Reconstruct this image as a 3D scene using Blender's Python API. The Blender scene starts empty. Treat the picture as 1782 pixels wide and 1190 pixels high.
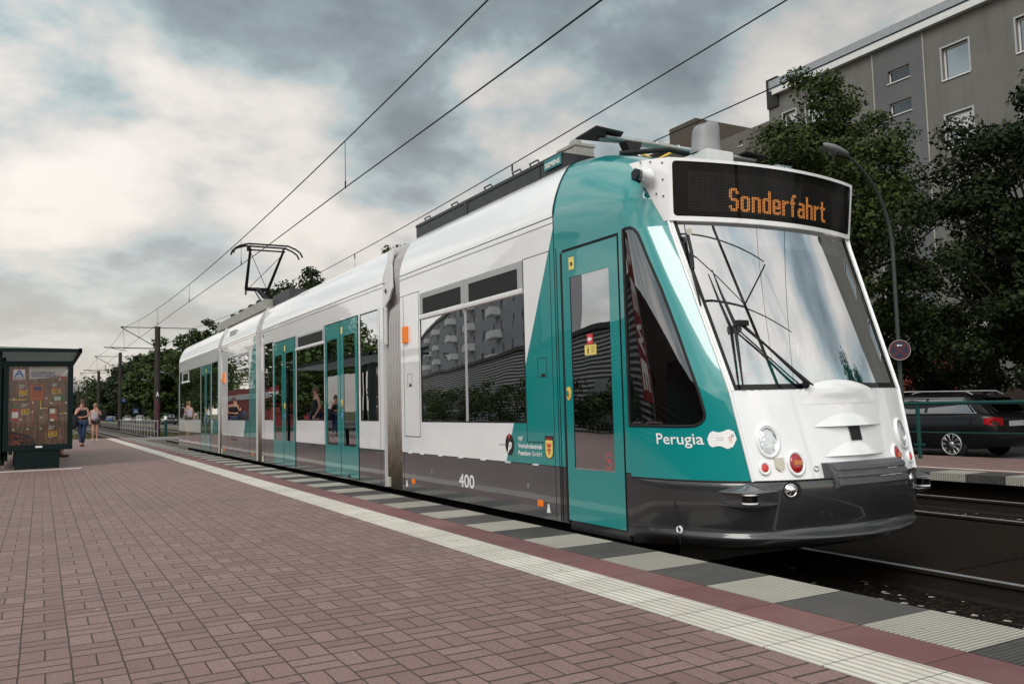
import bpy, bmesh, math, random
import numpy as np
from mathutils import Vector, Matrix
from mathutils.geometry import delaunay_2d_cdt
random.seed(7)
SKYSEED = 7.3; SKYF = 2.8
R = math.radians
sc = bpy.context.scene
COL = sc.collection

# ------------------------------------------------------------------ materials
def new_mat(name):
    m = bpy.data.materials.new(name); m.use_nodes = True
    nt = m.node_tree
    return m, nt, nt.nodes['Principled BSDF']

def N(nt, typ, **kw):
    n = nt.nodes.new(typ)
    for k, v in kw.items():
        setattr(n, k, v)
    return n

def sock(nt, a, b):
    nt.links.new(a, b)

def math_(nt, op, a, b=None, c=None, clamp=False):
    n = nt.nodes.new('ShaderNodeMath'); n.operation = op; n.use_clamp = clamp
    for i, v in enumerate((a, b, c)):
        if v is None: continue
        if isinstance(v, (int, float)): n.inputs[i].default_value = v
        else: nt.links.new(v, n.inputs[i])
    return n.outputs[0]

def mixc(nt, fac, a, b, mode='MIX'):
    n = nt.nodes.new('ShaderNodeMix'); n.data_type = 'RGBA'; n.blend_type = mode
    for i, v in ((0, fac), (6, a), (7, b)):
        if isinstance(v, (int, float)): n.inputs[i].default_value = v
        elif isinstance(v, tuple): n.inputs[i].default_value = (v[0], v[1], v[2], 1)
        else: nt.links.new(v, n.inputs[i])
    return n.outputs[2]

def noise(nt, vec, scale, detail=4, rough=.55):
    n = nt.nodes.new('ShaderNodeTexNoise')
    n.inputs['Scale'].default_value = scale; n.inputs['Detail'].default_value = detail
    n.inputs['Roughness'].default_value = rough
    if vec is not None: nt.links.new(vec, n.inputs['Vector'])
    return n.outputs['Fac']

def coord(nt, kind='Object'):
    return nt.nodes.new('ShaderNodeTexCoord').outputs[kind]

def bump(nt, h, strength, dist=.01, normal=None):
    b = nt.nodes.new('ShaderNodeBump')
    b.inputs['Strength'].default_value = strength; b.inputs['Distance'].default_value = dist
    nt.links.new(h, b.inputs['Height'])
    if normal is not None: nt.links.new(normal, b.inputs['Normal'])
    return b.outputs[0]

def ramp(nt, fac, stops):
    r = nt.nodes.new('ShaderNodeValToRGB')
    el = r.color_ramp.elements
    while len(el) < len(stops): el.new(.5)
    for e, (p, c) in zip(el, stops):
        e.position = p; e.color = (c[0], c[1], c[2], 1) if isinstance(c, tuple) else (c, c, c, 1)
    nt.links.new(fac, r.inputs[0])
    return r.outputs[0]

def simple(name, col, rough=.5, metal=0., coat=0., var=.12, vscale=6., bmp=0., bscale=60., spec=.5, emit=None, es=1.):
    m, nt, p = new_mat(name)
    p.inputs['Roughness'].default_value = rough; p.inputs['Metallic'].default_value = metal
    p.inputs['Coat Weight'].default_value = coat; p.inputs['Specular IOR Level'].default_value = spec
    p.inputs['Coat Roughness'].default_value = .05
    co = coord(nt)
    f = noise(nt, co, vscale, 5)
    dark = tuple(c * (1 - var) for c in col); lite = tuple(min(1, c * (1 + var)) for c in col)
    sock(nt, mixc(nt, ramp(nt, f, ((.3, 0.), (.7, 1.))), dark, lite), p.inputs['Base Color'])
    if bmp:
        sock(nt, bump(nt, noise(nt, co, bscale, 4), bmp, .01), p.inputs['Normal'])
    if emit:
        p.inputs['Emission Color'].default_value = (*emit, 1); p.inputs['Emission Strength'].default_value = es
    return m

TEAL = (.001, .235, .232); WHITE = (.82, .83, .845); GREY = (.050, .053, .062)
M = {}
M['teal'] = None

def paint(name, col, rough=.16, wav=.10, dirt=.12, coat=.6):
    """glossy vehicle lacquer: slightly wavy sheet, thin uneven road film"""
    m, nt, p = new_mat(name)
    co = coord(nt)
    d = noise(nt, co, 2.3, 6, .65)
    mp = N(nt, 'ShaderNodeMapping'); mp.inputs['Scale'].default_value = (3, 9, .5); sock(nt, co, mp.inputs[0])
    st = noise(nt, mp.outputs[0], 3, 5, .6)
    dm = math_(nt, 'MULTIPLY', ramp(nt, st, ((.5, 0.), (.8, 1.))), dirt * .4)
    c = mixc(nt, math_(nt, 'MULTIPLY', ramp(nt, d, ((.4, 0.), (.75, 1.))), dirt), col, tuple(x * .75 + .02 for x in col))
    c = mixc(nt, dm, c, (.14, .125, .11))
    sock(nt, c, p.inputs['Base Color'])
    p.inputs['Roughness'].default_value = rough
    p.inputs['Coat Weight'].default_value = min(1, coat * 1.6); p.inputs['Coat Roughness'].default_value = .02; p.inputs['Coat IOR'].default_value = 1.75
    sock(nt, math_(nt, 'ADD', rough, math_(nt, 'MULTIPLY', d, .12)), p.inputs['Roughness'])
    w = noise(nt, co, 1.1, 2, .4)
    b = bump(nt, w, wav, .05)
    sock(nt, b, p.inputs['Normal']); sock(nt, b, p.inputs['Coat Normal'])
    return m
M['teal'] = paint('teal_lacquer', TEAL, dirt=.10)
M['white'] = paint('white_lacquer', WHITE, wav=.06, dirt=.10, rough=.2)
M['grey'] = paint('grey_lacquer', (.020, .021, .024), dirt=.10, rough=.26, coat=.35)
M['black_gloss'] = simple('black_gloss', (.004, .004, .005), .08, spec=.35, var=.1)

def livery(name, y_edge, slope, zref=2.507, sill=.494):
    """paint scheme of a car body: teal wedge, white field, dark grey skirt"""
    m, nt, p = new_mat(name)
    co = coord(nt)
    sp = N(nt, 'ShaderNodeSeparateXYZ'); sock(nt, co, sp.inputs[0])
    y, z = sp.outputs[1], sp.outputs[2]
    y = math_(nt, 'ADD', y, ROOT[1]); z = math_(nt, 'ADD', z, ROOT[2])
    line = math_(nt, 'ADD', math_(nt, 'MULTIPLY', math_(nt, 'SUBTRACT', zref, z), slope), y_edge)
    wedge = math_(nt, 'LESS_THAN', y, line)
    skirt = math_(nt, 'LESS_THAN', z, sill)
    d = noise(nt, co, 2.3, 6, .65)
    mp = N(nt, 'ShaderNodeMapping'); mp.inputs['Scale'].default_value = (1, 7, .35); sock(nt, co, mp.inputs[0])
    st = noise(nt, mp.outputs[0], 4, 6, .6)
    c = mixc(nt, wedge, WHITE, TEAL)
    c = mixc(nt, skirt, c, GREY)
    c = mixc(nt, math_(nt, 'MULTIPLY', ramp(nt, st, ((.55, 0.), (.85, 1.))), .07), c, (.25, .24, .23))
    c = mixc(nt, math_(nt, 'MULTIPLY', ramp(nt, d, ((.45, 0.), (.8, 1.))), .10), c, (.2, .195, .19))
    lowm = N(nt, 'ShaderNodeMapRange'); sock(nt, z, lowm.inputs[0]); lowm.inputs[1].default_value = .42; lowm.inputs[2].default_value = .04
    gr = math_(nt, 'MULTIPLY', lowm.outputs[0], ramp(nt, noise(nt, co, 9, 8, .7), ((.42, 0.), (.68, 1.))))
    c = mixc(nt, math_(nt, 'MULTIPLY', gr, .42), c, (.15, .13, .11))
    sock(nt, c, p.inputs['Base Color'])
    sock(nt, math_(nt, 'ADD', .14, math_(nt, 'MULTIPLY', d, .14)), p.inputs['Roughness'])
    p.inputs['Coat Weight'].default_value = 1.; p.inputs['Coat Roughness'].default_value = .02; p.inputs['Coat IOR'].default_value = 1.75
    w = noise(nt, co, 1.0, 2, .4)
    b = bump(nt, w, .10, .05)
    sock(nt, b, p.inputs['Normal']); sock(nt, b, p.inputs['Coat Normal'])
    return m

def glass_mat(name, tint=(.28, .3, .3), refl=.42, wav=.03, rough=.0, wscale=1.2):
    m = bpy.data.materials.new(name); m.use_nodes = True; nt = m.node_tree
    nt.nodes.remove(nt.nodes['Principled BSDF']); out = nt.nodes['Material Output']
    tr = N(nt, 'ShaderNodeBsdfTransparent'); tr.inputs[0].default_value = (*tint, 1)
    gl = N(nt, 'ShaderNodeBsdfGlossy'); gl.inputs['Roughness'].default_value = rough
    gl.inputs[0].default_value = (.95, .97, 1, 1)
    co = coord(nt)
    b = bump(nt, noise(nt, co, wscale, 2, .4), wav, .05); sock(nt, b, gl.inputs['Normal'])
    lw = N(nt, 'ShaderNodeLayerWeight'); lw.inputs[0].default_value = .35
    f = math_(nt, 'ADD', refl * .55, math_(nt, 'MULTIPLY', lw.outputs['Facing'], refl), clamp=True)
    mx = N(nt, 'ShaderNodeMixShader'); sock(nt, f, mx.inputs[0])
    sock(nt, tr.outputs[0], mx.inputs[1]); sock(nt, gl.outputs[0], mx.inputs[2])
    sock(nt, mx.outputs[0], out.inputs[0])
    return m

M['rubber'] = simple('black_rubber', (.012, .012, .013), .55, spec=.3)
M['darkbox'] = simple('anthracite_roof_box', (.022, .024, .028), .45, var=.3, bmp=.1)
M['dark_metal'] = simple('dark_metal', (.018, .017, .017), .5, var=.3, spec=.3)
M['wire'] = simple('wire', (.008, .008, .009), .6, spec=.2)
M['alu'] = simple('aluminium', (.5, .5, .5), .35, .8, var=.15)
M['chrome'] = simple('chrome', (.8, .8, .82), .12, 1., var=.05)
M['greybox'] = simple('pale_grey_box', (.3, .3, .27), .6, var=.15, bmp=.15)
M['horn'] = simple('grey_fairing', (.22, .22, .23), .5, var=.1)
M['orange'] = simple('orange_lens', (.85, .2, .01), .2, var=.1)
M['red_lens'] = simple('red_lens', (.35, .008, .012), .12, coat=.6)
M['amber'] = simple('amber_lens', (.5, .13, .01), .15, coat=.6)
M['whitepaint'] = simple('white_print', (.78, .78, .78), .4, var=.03)
M['yellow'] = simple('yellow_sticker', (.75, .6, .16), .45, var=.04)
M['yellowring'] = simple('yellow_plastic', (.78, .48, .07), .35, var=.05)
M['red'] = simple('red_sticker', (.6, .05, .045), .45)
M['black'] = simple('black_print', (.012, .012, .012), .5)
M['pink'] = simple('pink_print', (.6, .12, .14), .5)
M['cream'] = simple('cream_latch', (.55, .52, .44), .4)
M['led'] = simple('led', (.1, .03, .0), .5, emit=(1, .36, .08), es=.85)
M['leddim'] = simple('led_panel', (.004, .0035, .003), .6, spec=.1, bmp=.2, bscale=400)
M['glass_side'] = glass_mat('tinted_side_glass', (.16, .17, .17), .85, .04)
M['glass_door'] = glass_mat('tinted_door_glass', (.18, .19, .19), .62, .05)
M['glass_cab'] = glass_mat('cab_side_glass', (.2, .2, .2), .33, .02)
M['glass_front'] = glass_mat('windscreen_glass', (.66, .70, .70), .72, .02, wscale=.9)
M['glass_lamp'] = glass_mat('lamp_glass', (.9, .92, .92), .3, .4, wscale=25)
M['glass_house'] = glass_mat('house_glass', (.12, .14, .15), .55, .02)
M['int_grey'] = simple('interior_grey', (.32, .33, .34), .7)
M['int_dark'] = simple('interior_dark', (.03, .032, .035), .7)
M['int_lite'] = simple('interior_pale_panel', (.55, .57, .58), .6, var=.05)
M['dash'] = simple('teal_dash', (.02, .33, .3), .35, var=.05)
M['seat'] = simple('seat_fabric', (.02, .06, .09), .9)
M['frame_white'] = simple('white_frame', (.6, .6, .6), .35, var=.05)
M['frame_grey'] = simple('silver_grey_frame', (.33, .34, .35), .4, var=.05)
M['green_metal'] = simple('dark_green_metal', (.0006, .009, .008), .6, var=.2, spec=.2)
M['green_rail'] = simple('green_rail_paint', (.002, .045, .04), .45, var=.2, spec=.3)

def bellows_mat():
    m, nt, p = new_mat('grimy_bellows')
    co = coord(nt); sp = N(nt, 'ShaderNodeSeparateXYZ'); sock(nt, co, sp.inputs[0])
    z = math_(nt, 'ADD', sp.outputs[2], ROOT[2])
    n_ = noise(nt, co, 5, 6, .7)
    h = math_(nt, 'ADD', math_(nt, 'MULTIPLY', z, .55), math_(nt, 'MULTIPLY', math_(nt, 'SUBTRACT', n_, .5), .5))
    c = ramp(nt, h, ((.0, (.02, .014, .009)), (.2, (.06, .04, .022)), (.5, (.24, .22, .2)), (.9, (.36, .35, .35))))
    sock(nt, c, p.inputs['Base Color']); p.inputs['Roughness'].default_value = .7
    return m

# ------------------------------------------------------------------ mesh helpers
class MB:
    def __init__(s): s.v = []; s.f = []; s.m = []; s.sm = []
    def add(s, verts, faces, mi=0, smooth=False):
        o = len(s.v); s.v.extend(tuple(v) for v in verts)
        for f in faces:
            s.f.append(tuple(i + o for i in f)); s.m.append(mi); s.sm.append(smooth)
        return s
    def box(s, x0, x1, y0, y1, z0, z1, mi=0):
        v = [(x0, y0, z0), (x1, y0, z0), (x1, y1, z0), (x0, y1, z0), (x0, y0, z1), (x1, y0, z1), (x1, y1, z1), (x0, y1, z1)]
        return s.add(v, [(0, 3, 2, 1), (4, 5, 6, 7), (0, 1, 5, 4), (1, 2, 6, 5), (2, 3, 7, 6), (3, 0, 4, 7)], mi)
    def bbox(s, x0, x1, y0, y1, z0, z1, b=.01, mi=0):
        """box with chamfered edges"""
        bm = bmesh.new()
        bmesh.ops.create_cube(bm, size=1)
        for v in bm.verts:
            v.co = Vector(((x0 + x1) / 2 + v.co.x * (x1 - x0), (y0 + y1) / 2 + v.co.y * (y1 - y0), (z0 + z1) / 2 + v.co.z * (z1 - z0)))
        bmesh.ops.bevel(bm, geom=bm.edges[:], offset=b, segments=2, affect='EDGES', profile=.6)
        bm.verts.index_update()
        s.add([v.co[:] for v in bm.verts], [[v.index for v in f.verts] for f in bm.faces], mi); bm.free()
        return s
    def tube(s, pts, r, n=8, mi=0, caps=True, smooth=True):
        pts = [Vector(p) for p in pts]; rs = r if isinstance(r, (list, tuple)) else [r] * len(pts)
        rings = []; up = None
        for i, p in enumerate(pts):
            t = (pts[min(i + 1, len(pts) - 1)] - pts[max(i - 1, 0)])
            if t.length < 1e-9: t = Vector((0, 0, 1))
            t.normalize()
            if up is None:
                up = Vector((0, 0, 1)) if abs(t.z) < .9 else Vector((1, 0, 0))
            a = t.cross(up)
            if a.length < 1e-6: a = t.cross(Vector((0, 1, 0)))
            a.normalize(); b = a.cross(t).normalized(); up = b
            rings.append([p + (a * math.cos(2 * math.pi * k / n) + b * math.sin(2 * math.pi * k / n)) * rs[i] for k in range(n)])
        v = [q for ring in rings for q in ring]
        f = []
        for i in range(len(pts) - 1):
            for k in range(n):
                f.append((i * n + k, i * n + (k + 1) % n, (i + 1) * n + (k + 1) % n, (i + 1) * n + k))
        s.add(v, f, mi, smooth)
        if caps:
            s.add(rings[0], [tuple(range(n))[::-1]], mi); s.add(rings[-1], [tuple(range(n))], mi)
        return s
    def grid(s, rows, mi=0, smooth=True, flip=False, closed=False):
        nu = len(rows[0]); f = []
        for i in range(len(rows) - 1):
            for j in range(nu if closed else nu - 1):
                q = (i * nu + j, i * nu + (j + 1) % nu, (i + 1) * nu + (j + 1) % nu, (i + 1) * nu + j)
                f.append(q[::-1] if flip else q)
        return s.add([p for r_ in rows for p in r_], f, mi, smooth)
    def prism(s, poly, axis_vec, mi=0):
        """poly: list of 3D points, extruded by axis_vec"""
        n = len(poly); a = Vector(axis_vec)
        v = [Vector(p) for p in poly] + [Vector(p) + a for p in poly]
        f = [tuple(range(n))[::-1], tuple(range(n, 2 * n))]
        for i in range(n): f.append((i, (i + 1) % n, n + (i + 1) % n, n + i))
        return s.add(v, f, mi)
    def disc(s, c, u, v, ru, rv, depth, n=24, mi=0):
        c, u, v = Vector(c), Vector(u).normalized(), Vector(v).normalized()
        w = u.cross(v).normalized()
        poly = [c + u * ru * math.cos(2 * math.pi * k / n) + v * rv * math.sin(2 * math.pi * k / n) for k in range(n)]
        return s.prism(poly, w * depth, mi)
    def dome(s, c, w, r, h, n=20, m=5, mi=0, v_scale=1.):
        c = Vector(c); w = Vector(w).normalized()
        a = w.cross(Vector((0, 0, 1)));
        if a.length < 1e-4: a = Vector((1, 0, 0))
        a.normalize(); b = a.cross(w).normalized()
        rows = []
        for i in range(m + 1):
            th = math.pi / 2 * i / m
            rr = r * math.cos(th); hh = h * math.sin(th)
            rows.append([c + w * hh + a * rr * math.cos(2 * math.pi * k / n) + b * rr * v_scale * math.sin(2 * math.pi * k / n) for k in range(n)])
        return s.grid(rows, mi, True, closed=True)
    def ring(s, c, w, r, t, n=28, mi=0, vs=1.):
        """torus"""
        c = Vector(c); w = Vector(w).normalized()
        a = w.cross(Vector((0, 0, 1)))
        if a.length < 1e-4: a = Vector((1, 0, 0))
        a.normalize(); b = a.cross(w).normalized(); rows = []
        for i in range(n + 1):
            ph = 2 * math.pi * i / n; d = a * math.cos(ph) + b * math.sin(ph) * vs
            rows.append([c + d * (r + t * math.cos(q)) + w * t * math.sin(q) for q in [2 * math.pi * k / 8 for k in range(8)]])
        return s.grid(rows, mi, True, closed=True)
    def build(s, name, mats, parent=None, recalc=False, label=None):
        if not isinstance(mats, (list, tuple)): mats = [mats]
        me = bpy.data.meshes.new(name)
        o_ = Vector(ORG.get(parent.name, (0, 0, 0))) if parent is not None else Vector((0, 0, 0))
        me.from_pydata([(v[0] - o_[0], v[1] - o_[1], v[2] - o_[2]) for v in s.v], [], s.f)
        for m in mats: me.materials.append(m)
        me.polygons.foreach_set('material_index', s.m); me.polygons.foreach_set('use_smooth', s.sm)
        if recalc:
            bm = bmesh.new(); bm.from_mesh(me); bmesh.ops.remove_doubles(bm, verts=bm.verts[:], dist=1e-5)
            bmesh.ops.recalc_face_normals(bm, faces=bm.faces[:]); bm.to_mesh(me); bm.free()
        me.update()
        o = bpy.data.objects.new(name, me); COL.objects.link(o)
        if parent is not None:
            o.parent = parent; ORG[o.name] = tuple(o_)
        if label: o['label'] = label
        return o
ORG = {}

def thing(name, label, cat, loc=(0, 0, 0), rotz=0, group=None, local=False):
    o = bpy.data.objects.new(name, None); COL.objects.link(o)
    o.location = loc; o.rotation_euler = (0, 0, rotz); o.empty_display_size = .2
    o['label'] = label; o['category'] = cat
    if group: o['group'] = group
    ORG[o.name] = (0, 0, 0) if local else tuple(loc)
    return o

def tag(o, label=None, cat=None, group=None, kind=None):
    if label: o['label'] = label
    if cat: o['category'] = cat
    if group: o['group'] = group
    if kind: o['kind'] = kind
    return o

def struct(name, mb, m, label):
    o = mb.build(name, m); o['kind'] = 'structure'; o['label'] = label
    return o

def kids(o): return [c for c in bpy.data.objects if c.parent == o]
def dup(root, loc, rotz, label=None, group=None):
    r_ = root.copy(); COL.objects.link(r_); r_.location = loc; r_.rotation_euler = (0, 0, rotz)
    if label: r_['label'] = label
    if group: r_['group'] = group
    for ch in kids(root):
        c = ch.copy(); COL.objects.link(c); c.parent = r_
        for g in kids(ch):
            d = g.copy(); COL.objects.link(d); d.parent = c
    return r_

def in_poly(p, poly):
    x, y = p; c = False; n = len(poly)
    for i in range(n):
        x1, y1 = poly[i]; x2, y2 = poly[(i + 1) % n]
        if (y1 > y) != (y2 > y) and x < (x2 - x1) * (y - y1) / (y2 - y1) + x1: c = not c
    return c

def densify(poly, step):
    out = []
    for i in range(len(poly)):
        a, b = Vector(poly[i]), Vector(poly[(i + 1) % len(poly)])
        k = max(1, int((b - a).length / step))
        for j in range(k): out.append(tuple(a + (b - a) * j / k))
    return out

def patch(mb, outer, holes, fn, step=.05, mi=0, flip=False):
    """curved sheet: polygon with holes in parameter space, mapped by fn(u,v)->xyz"""
    outer = densify(outer, step); holes = [densify(h, step) for h in holes]
    vs = []; es = []
    for loop in [outer] + holes:
        o = len(vs); n = len(loop); vs += [Vector(p) for p in loop]
        es += [(o + i, o + (i + 1) % n) for i in range(n)]
    us = [p[0] for p in outer]; ws = [p[1] for p in outer]
    u = min(us) + step * .5
    while u < max(us):
        w = min(ws) + step * .5
        while w < max(ws):
            if in_poly((u, w), outer) and not any(in_poly((u, w), h) for h in holes):
                if min((Vector((u, w)) - Vector(p)).length for l in [outer] + holes for p in l) > step * .35:
                    vs.append(Vector((u, w)))
            w += step
        u += step
    rv, re, rf = delaunay_2d_cdt(vs, es, [], 0, 1e-6)[:3]
    ff = []
    for f in rf:
        c = sum((rv[i] for i in f), Vector((0, 0))) / len(f)
        if in_poly(c, outer) and not any(in_poly(c, h) for h in holes):
            ff.append(tuple(f)[::-1] if flip else tuple(f))
    mb.add([fn(p[0], p[1]) for p in rv], ff, mi, True)
    return mb

def round_poly(pts, r, n=5):
    out = []; L = len(pts)
    for i in range(L):
        p = Vector(pts[i]); a = (Vector(pts[i - 1]) - p); b = (Vector(pts[(i + 1) % L]) - p)
        rr = r[i] if isinstance(r, (list, tuple)) else r
        rr = min(rr, a.length * .45, b.length * .45)
        if rr < 1e-4: out.append(tuple(p)); continue
        p1 = p + a.normalized() * rr; p2 = p + b.normalized() * rr
        for k in range(n + 1):
            t = k / n
            out.append(tuple((1 - t) ** 2 * p1 + 2 * t * (1 - t) * p + t * t * p2))
    return out

def text_pts(s, bold=.0):
    cu = bpy.data.curves.new('t', 'FONT'); cu.body = s; cu.offset = bold; cu.size = 1; cu.resolution_u = 3
    o = bpy.data.objects.new('t', cu); COL.objects.link(o)
    dg = bpy.context.evaluated_depsgraph_get(); dg.update()
    me = bpy.data.meshes.new_from_object(o.evaluated_get(dg))
    v = [tuple(q.co) for q in me.vertices]; f = [tuple(p.vertices) for p in me.polygons]
    bpy.data.objects.remove(o); bpy.data.curves.remove(cu); bpy.data.meshes.remove(me)
    return v, f

def text_on(mb, s, fn, w, h, bold=.02, mi=0):
    """letters fitted in w x h, mapped by fn(u,v)->xyz"""
    v, f = text_pts(s, bold)
    xs = [q[0] for q in v]; ys = [q[1] for q in v]
    x0, x1, y0, y1 = min(xs), max(xs), min(ys), max(ys)
    mb.add([fn((q[0] - x0) / (x1 - x0) * w, (q[1] - y0) / (y1 - y0) * h) for q in v], f, mi)
    return mb

# ================================================================== CAMERA
W_, H_, F_ = 1782, 1190, 1473.26
yaw, pitch, roll = .5086, .0754, -.0252
fwd = Vector((math.sin(yaw) * math.cos(pitch), math.cos(yaw) * math.cos(pitch), math.sin(pitch)))
rgt = Vector((math.cos(yaw), -math.sin(yaw), 0)); upv = rgt.cross(fwd)
r2 = rgt * math.cos(roll) + upv * math.sin(roll); u2 = -rgt * math.sin(roll) + upv * math.cos(roll)
cam = bpy.data.cameras.new('camera'); co_ = bpy.data.objects.new('camera', cam); COL.objects.link(co_)
co_.matrix_world = Matrix(((r2.x, u2.x, -fwd.x, 0), (r2.y, u2.y, -fwd.y, 0), (r2.z, u2.z, -fwd.z, 1.0), (0, 0, 0, 1)))
cam.sensor_width = 36; cam.lens = 36 * F_ / W_; cam.clip_end = 3000; cam.clip_start = .05
sc.camera = co_

# ================================================================== WORLD
w = bpy.data.worlds.new('World'); sc.world = w; w.use_nodes = True; nt = w.node_tree
bg = nt.nodes['Background']
sky = N(nt, 'ShaderNodeTexSky'); sky.sky_type = 'NISHITA'; sky.sun_disc = False
SUN_EL, SUN_AZ = R(42), R(236)      # compass-style: 0 = +Y, clockwise
sky.sun_elevation = SUN_EL; sky.sun_rotation = SUN_AZ
tc = coord(nt, 'Generated'); sp = N(nt, 'ShaderNodeSeparateXYZ'); sock(nt, tc, sp.inputs[0])
zz = math_(nt, 'ADD', math_(nt, 'MAXIMUM', sp.outputs[2], 0.0), .34)
cb = N(nt, 'ShaderNodeCombineXYZ')
sock(nt, math_(nt, 'DIVIDE', sp.outputs[0], zz), cb.inputs[0]); sock(nt, math_(nt, 'DIVIDE', sp.outputs[1], zz), cb.inputs[1])
cb.inputs[2].default_value = SKYSEED
def cn(scale, detail, rough, dist):
    n = N(nt, 'ShaderNodeTexNoise'); n.inputs['Scale'].default_value = scale; n.inputs['Detail'].default_value = detail
    n.inputs['Roughness'].default_value = rough; n.inputs['Distortion'].default_value = dist; sock(nt, cb.outputs[0], n.inputs['Vector']); return n.outputs['Fac']
cl = math_(nt, 'ADD', math_(nt, 'MULTIPLY', cn(SKYF, 14, .53, .12), 1.25), math_(nt, 'MULTIPLY_ADD', cn(.9, 3, .5, .2), .35, -.30))
dirv = lambda px, py: (fwd + rgt0 * ((px - 891) / F_) + upv0 * ((595 - py) / F_)).normalized()
rgt0, upv0 = r2, u2
def blob(px, py, width, amt, acc):
    """a larger bank of cloud in one direction of the sky"""
    d = N(nt, 'ShaderNodeVectorMath'); d.operation = 'DOT_PRODUCT'; sock(nt, tc, d.inputs[0]); d.inputs[1].default_value = dirv(px, py)[:]
    m = N(nt, 'ShaderNodeMapRange'); m.interpolation_type = 'SMOOTHSTEP'; sock(nt, d.outputs['Value'], m.inputs[0])
    m.inputs[1].default_value = math.cos(width); m.inputs[2].default_value = 1.; m.inputs[3].default_value = 0; m.inputs[4].default_value = amt
    return math_(nt, 'ADD', acc, m.outputs[0])
for a in ((760, 50, .2, -.075), (690, 235, .11, -.07), (1060, 90, .2, -.045), (1240, 20, .2, -.03), (560, 130, .12, .06), (920, 230, .2, .05), (180, 110, .26, .06), (1400, 60, .09, .07), (130, 480, .16, .02), (60, 330, .12, .0), (420, 60, .1, -.03), (520, 330, .14, .03), (130, 230, .12, -.02)):
    cl = blob(*a, cl)
CLO = ramp(nt, cl, ((.28, (.20, .245, .265)), (.40, (.30, .365, .385)), (.47, (.44, .53, .545)), (.53, (.62, .625, .60)), (.60, (.79, .75, .70)), (.70, (.92, .87, .81))))
# brighter cloud toward the left of the view and behind the viewer, heavier cloud to the right
dr = N(nt, 'ShaderNodeVectorMath'); dr.operation = 'DOT_PRODUCT'; sock(nt, tc, dr.inputs[0])
dr.inputs[1].default_value = Vector((-.80, .1, .0)).normalized()[:]
g = math_(nt, 'MULTIPLY_ADD', dr.outputs['Value'], .38, 1.0)
dr2 = N(nt, 'ShaderNodeVectorMath'); dr2.operation = 'DOT_PRODUCT'; sock(nt, tc, dr2.inputs[0]); dr2.inputs[1].default_value = (.0, -1., .1)
g = math_(nt, 'ADD', g, math_(nt, 'MULTIPLY', math_(nt, 'MAXIMUM', dr2.outputs['Value'], 0), 1.05))
hz = math_(nt, 'POWER', math_(nt, 'SUBTRACT', 1, math_(nt, 'MAXIMUM', sp.outputs[2], 0.), clamp=True), 5.5)
base = mixc(nt, math_(nt, 'MULTIPLY', hz, .85), CLO, (.74, .63, .53))
sc_ = N(nt, 'ShaderNodeVectorMath'); sc_.operation = 'SCALE'; sock(nt, base, sc_.inputs[0]); sock(nt, math_(nt, 'MULTIPLY', g, 8.6), sc_.inputs['Scale'])
fin = mixc(nt, .08, sc_.outputs[0], sky.outputs[0])
sock(nt, fin, bg.inputs[0]); bg.inputs[1].default_value = .1

sl = bpy.data.lights.new('sun', 'SUN'); sl.energy = 1.6; sl.angle = R(35); sl.color = (1, .95, .88)
so = bpy.data.objects.new('sun', sl); COL.objects.link(so); so.location = (-20, -20, 40)
sd = Vector((math.sin(SUN_AZ) * math.cos(SUN_EL), math.cos(SUN_AZ) * math.cos(SUN_EL), math.sin(SUN_EL)))
so.rotation_euler = sd.to_track_quat('Z', 'Y').to_euler()
sc.view_settings.view_transform = 'Standard'; sc.view_settings.look = 'None'; sc.view_settings.exposure = .38
try:
    sc.cycles.use_denoising = True; sc.cycles.max_bounces = 8; sc.cycles.transparent_max_bounces = 16
    sc.cycles.sample_clamp_indirect = 6
except Exception: pass

# ================================================================== GROUND, TRACK, PLATFORMS
def ground_mat():
    m, nt, p = new_mat('verge_ground'); co = coord(nt)
    a = noise(nt, co, .25, 6, .6); b = noise(nt, co, 6, 5, .7)
    c = ramp(nt, a, ((.4, (.045, .06, .018)), (.55, (.12, .10, .04)), (.7, (.17, .13, .075))))
    c = mixc(nt, math_(nt, 'MULTIPLY', b, .5), c, (.03, .035, .012))
    sock(nt, c, p.inputs['Base Color']); p.inputs['Roughness'].default_value = .95
    sock(nt, bump(nt, b, .6, .05), p.inputs['Normal']); return m

def stone_mat(name, c1, c2, scale=28, bstr=1., spots=True):
    m, nt, p = new_mat(name); co = coord(nt)
    v = N(nt, 'ShaderNodeTexVoronoi'); v.inputs['Scale'].default_value = scale; sock(nt, co, v.inputs['Vector'])
    v2 = N(nt, 'ShaderNodeSeparateColor'); sock(nt, v.outputs['Color'], v2.inputs[0])
    c = mixc(nt, v2.outputs[0], c1, c2)
    c = mixc(nt, ramp(nt, v.outputs['Distance'], ((.15, 0.), (.6, 1.))), c, (c1[0] * .3, c1[1] * .3, c1[2] * .3))
    big = noise(nt, co, 1.5, 5, .6); c = mixc(nt, math_(nt, 'MULTIPLY', big, .5), c, c1)
    if spots:
        s_ = math_(nt, 'GREATER_THAN', v2.outputs[1], .975); c = mixc(nt, s_, c, (.42, .38, .34))
    sock(nt, c, p.inputs['Base Color']); p.inputs['Roughness'].default_value = .95; p.inputs['Specular IOR Level'].default_value = .1
    sock(nt, bump(nt, v.outputs['Distance'], bstr, .03), p.inputs['Normal']); return m

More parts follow.
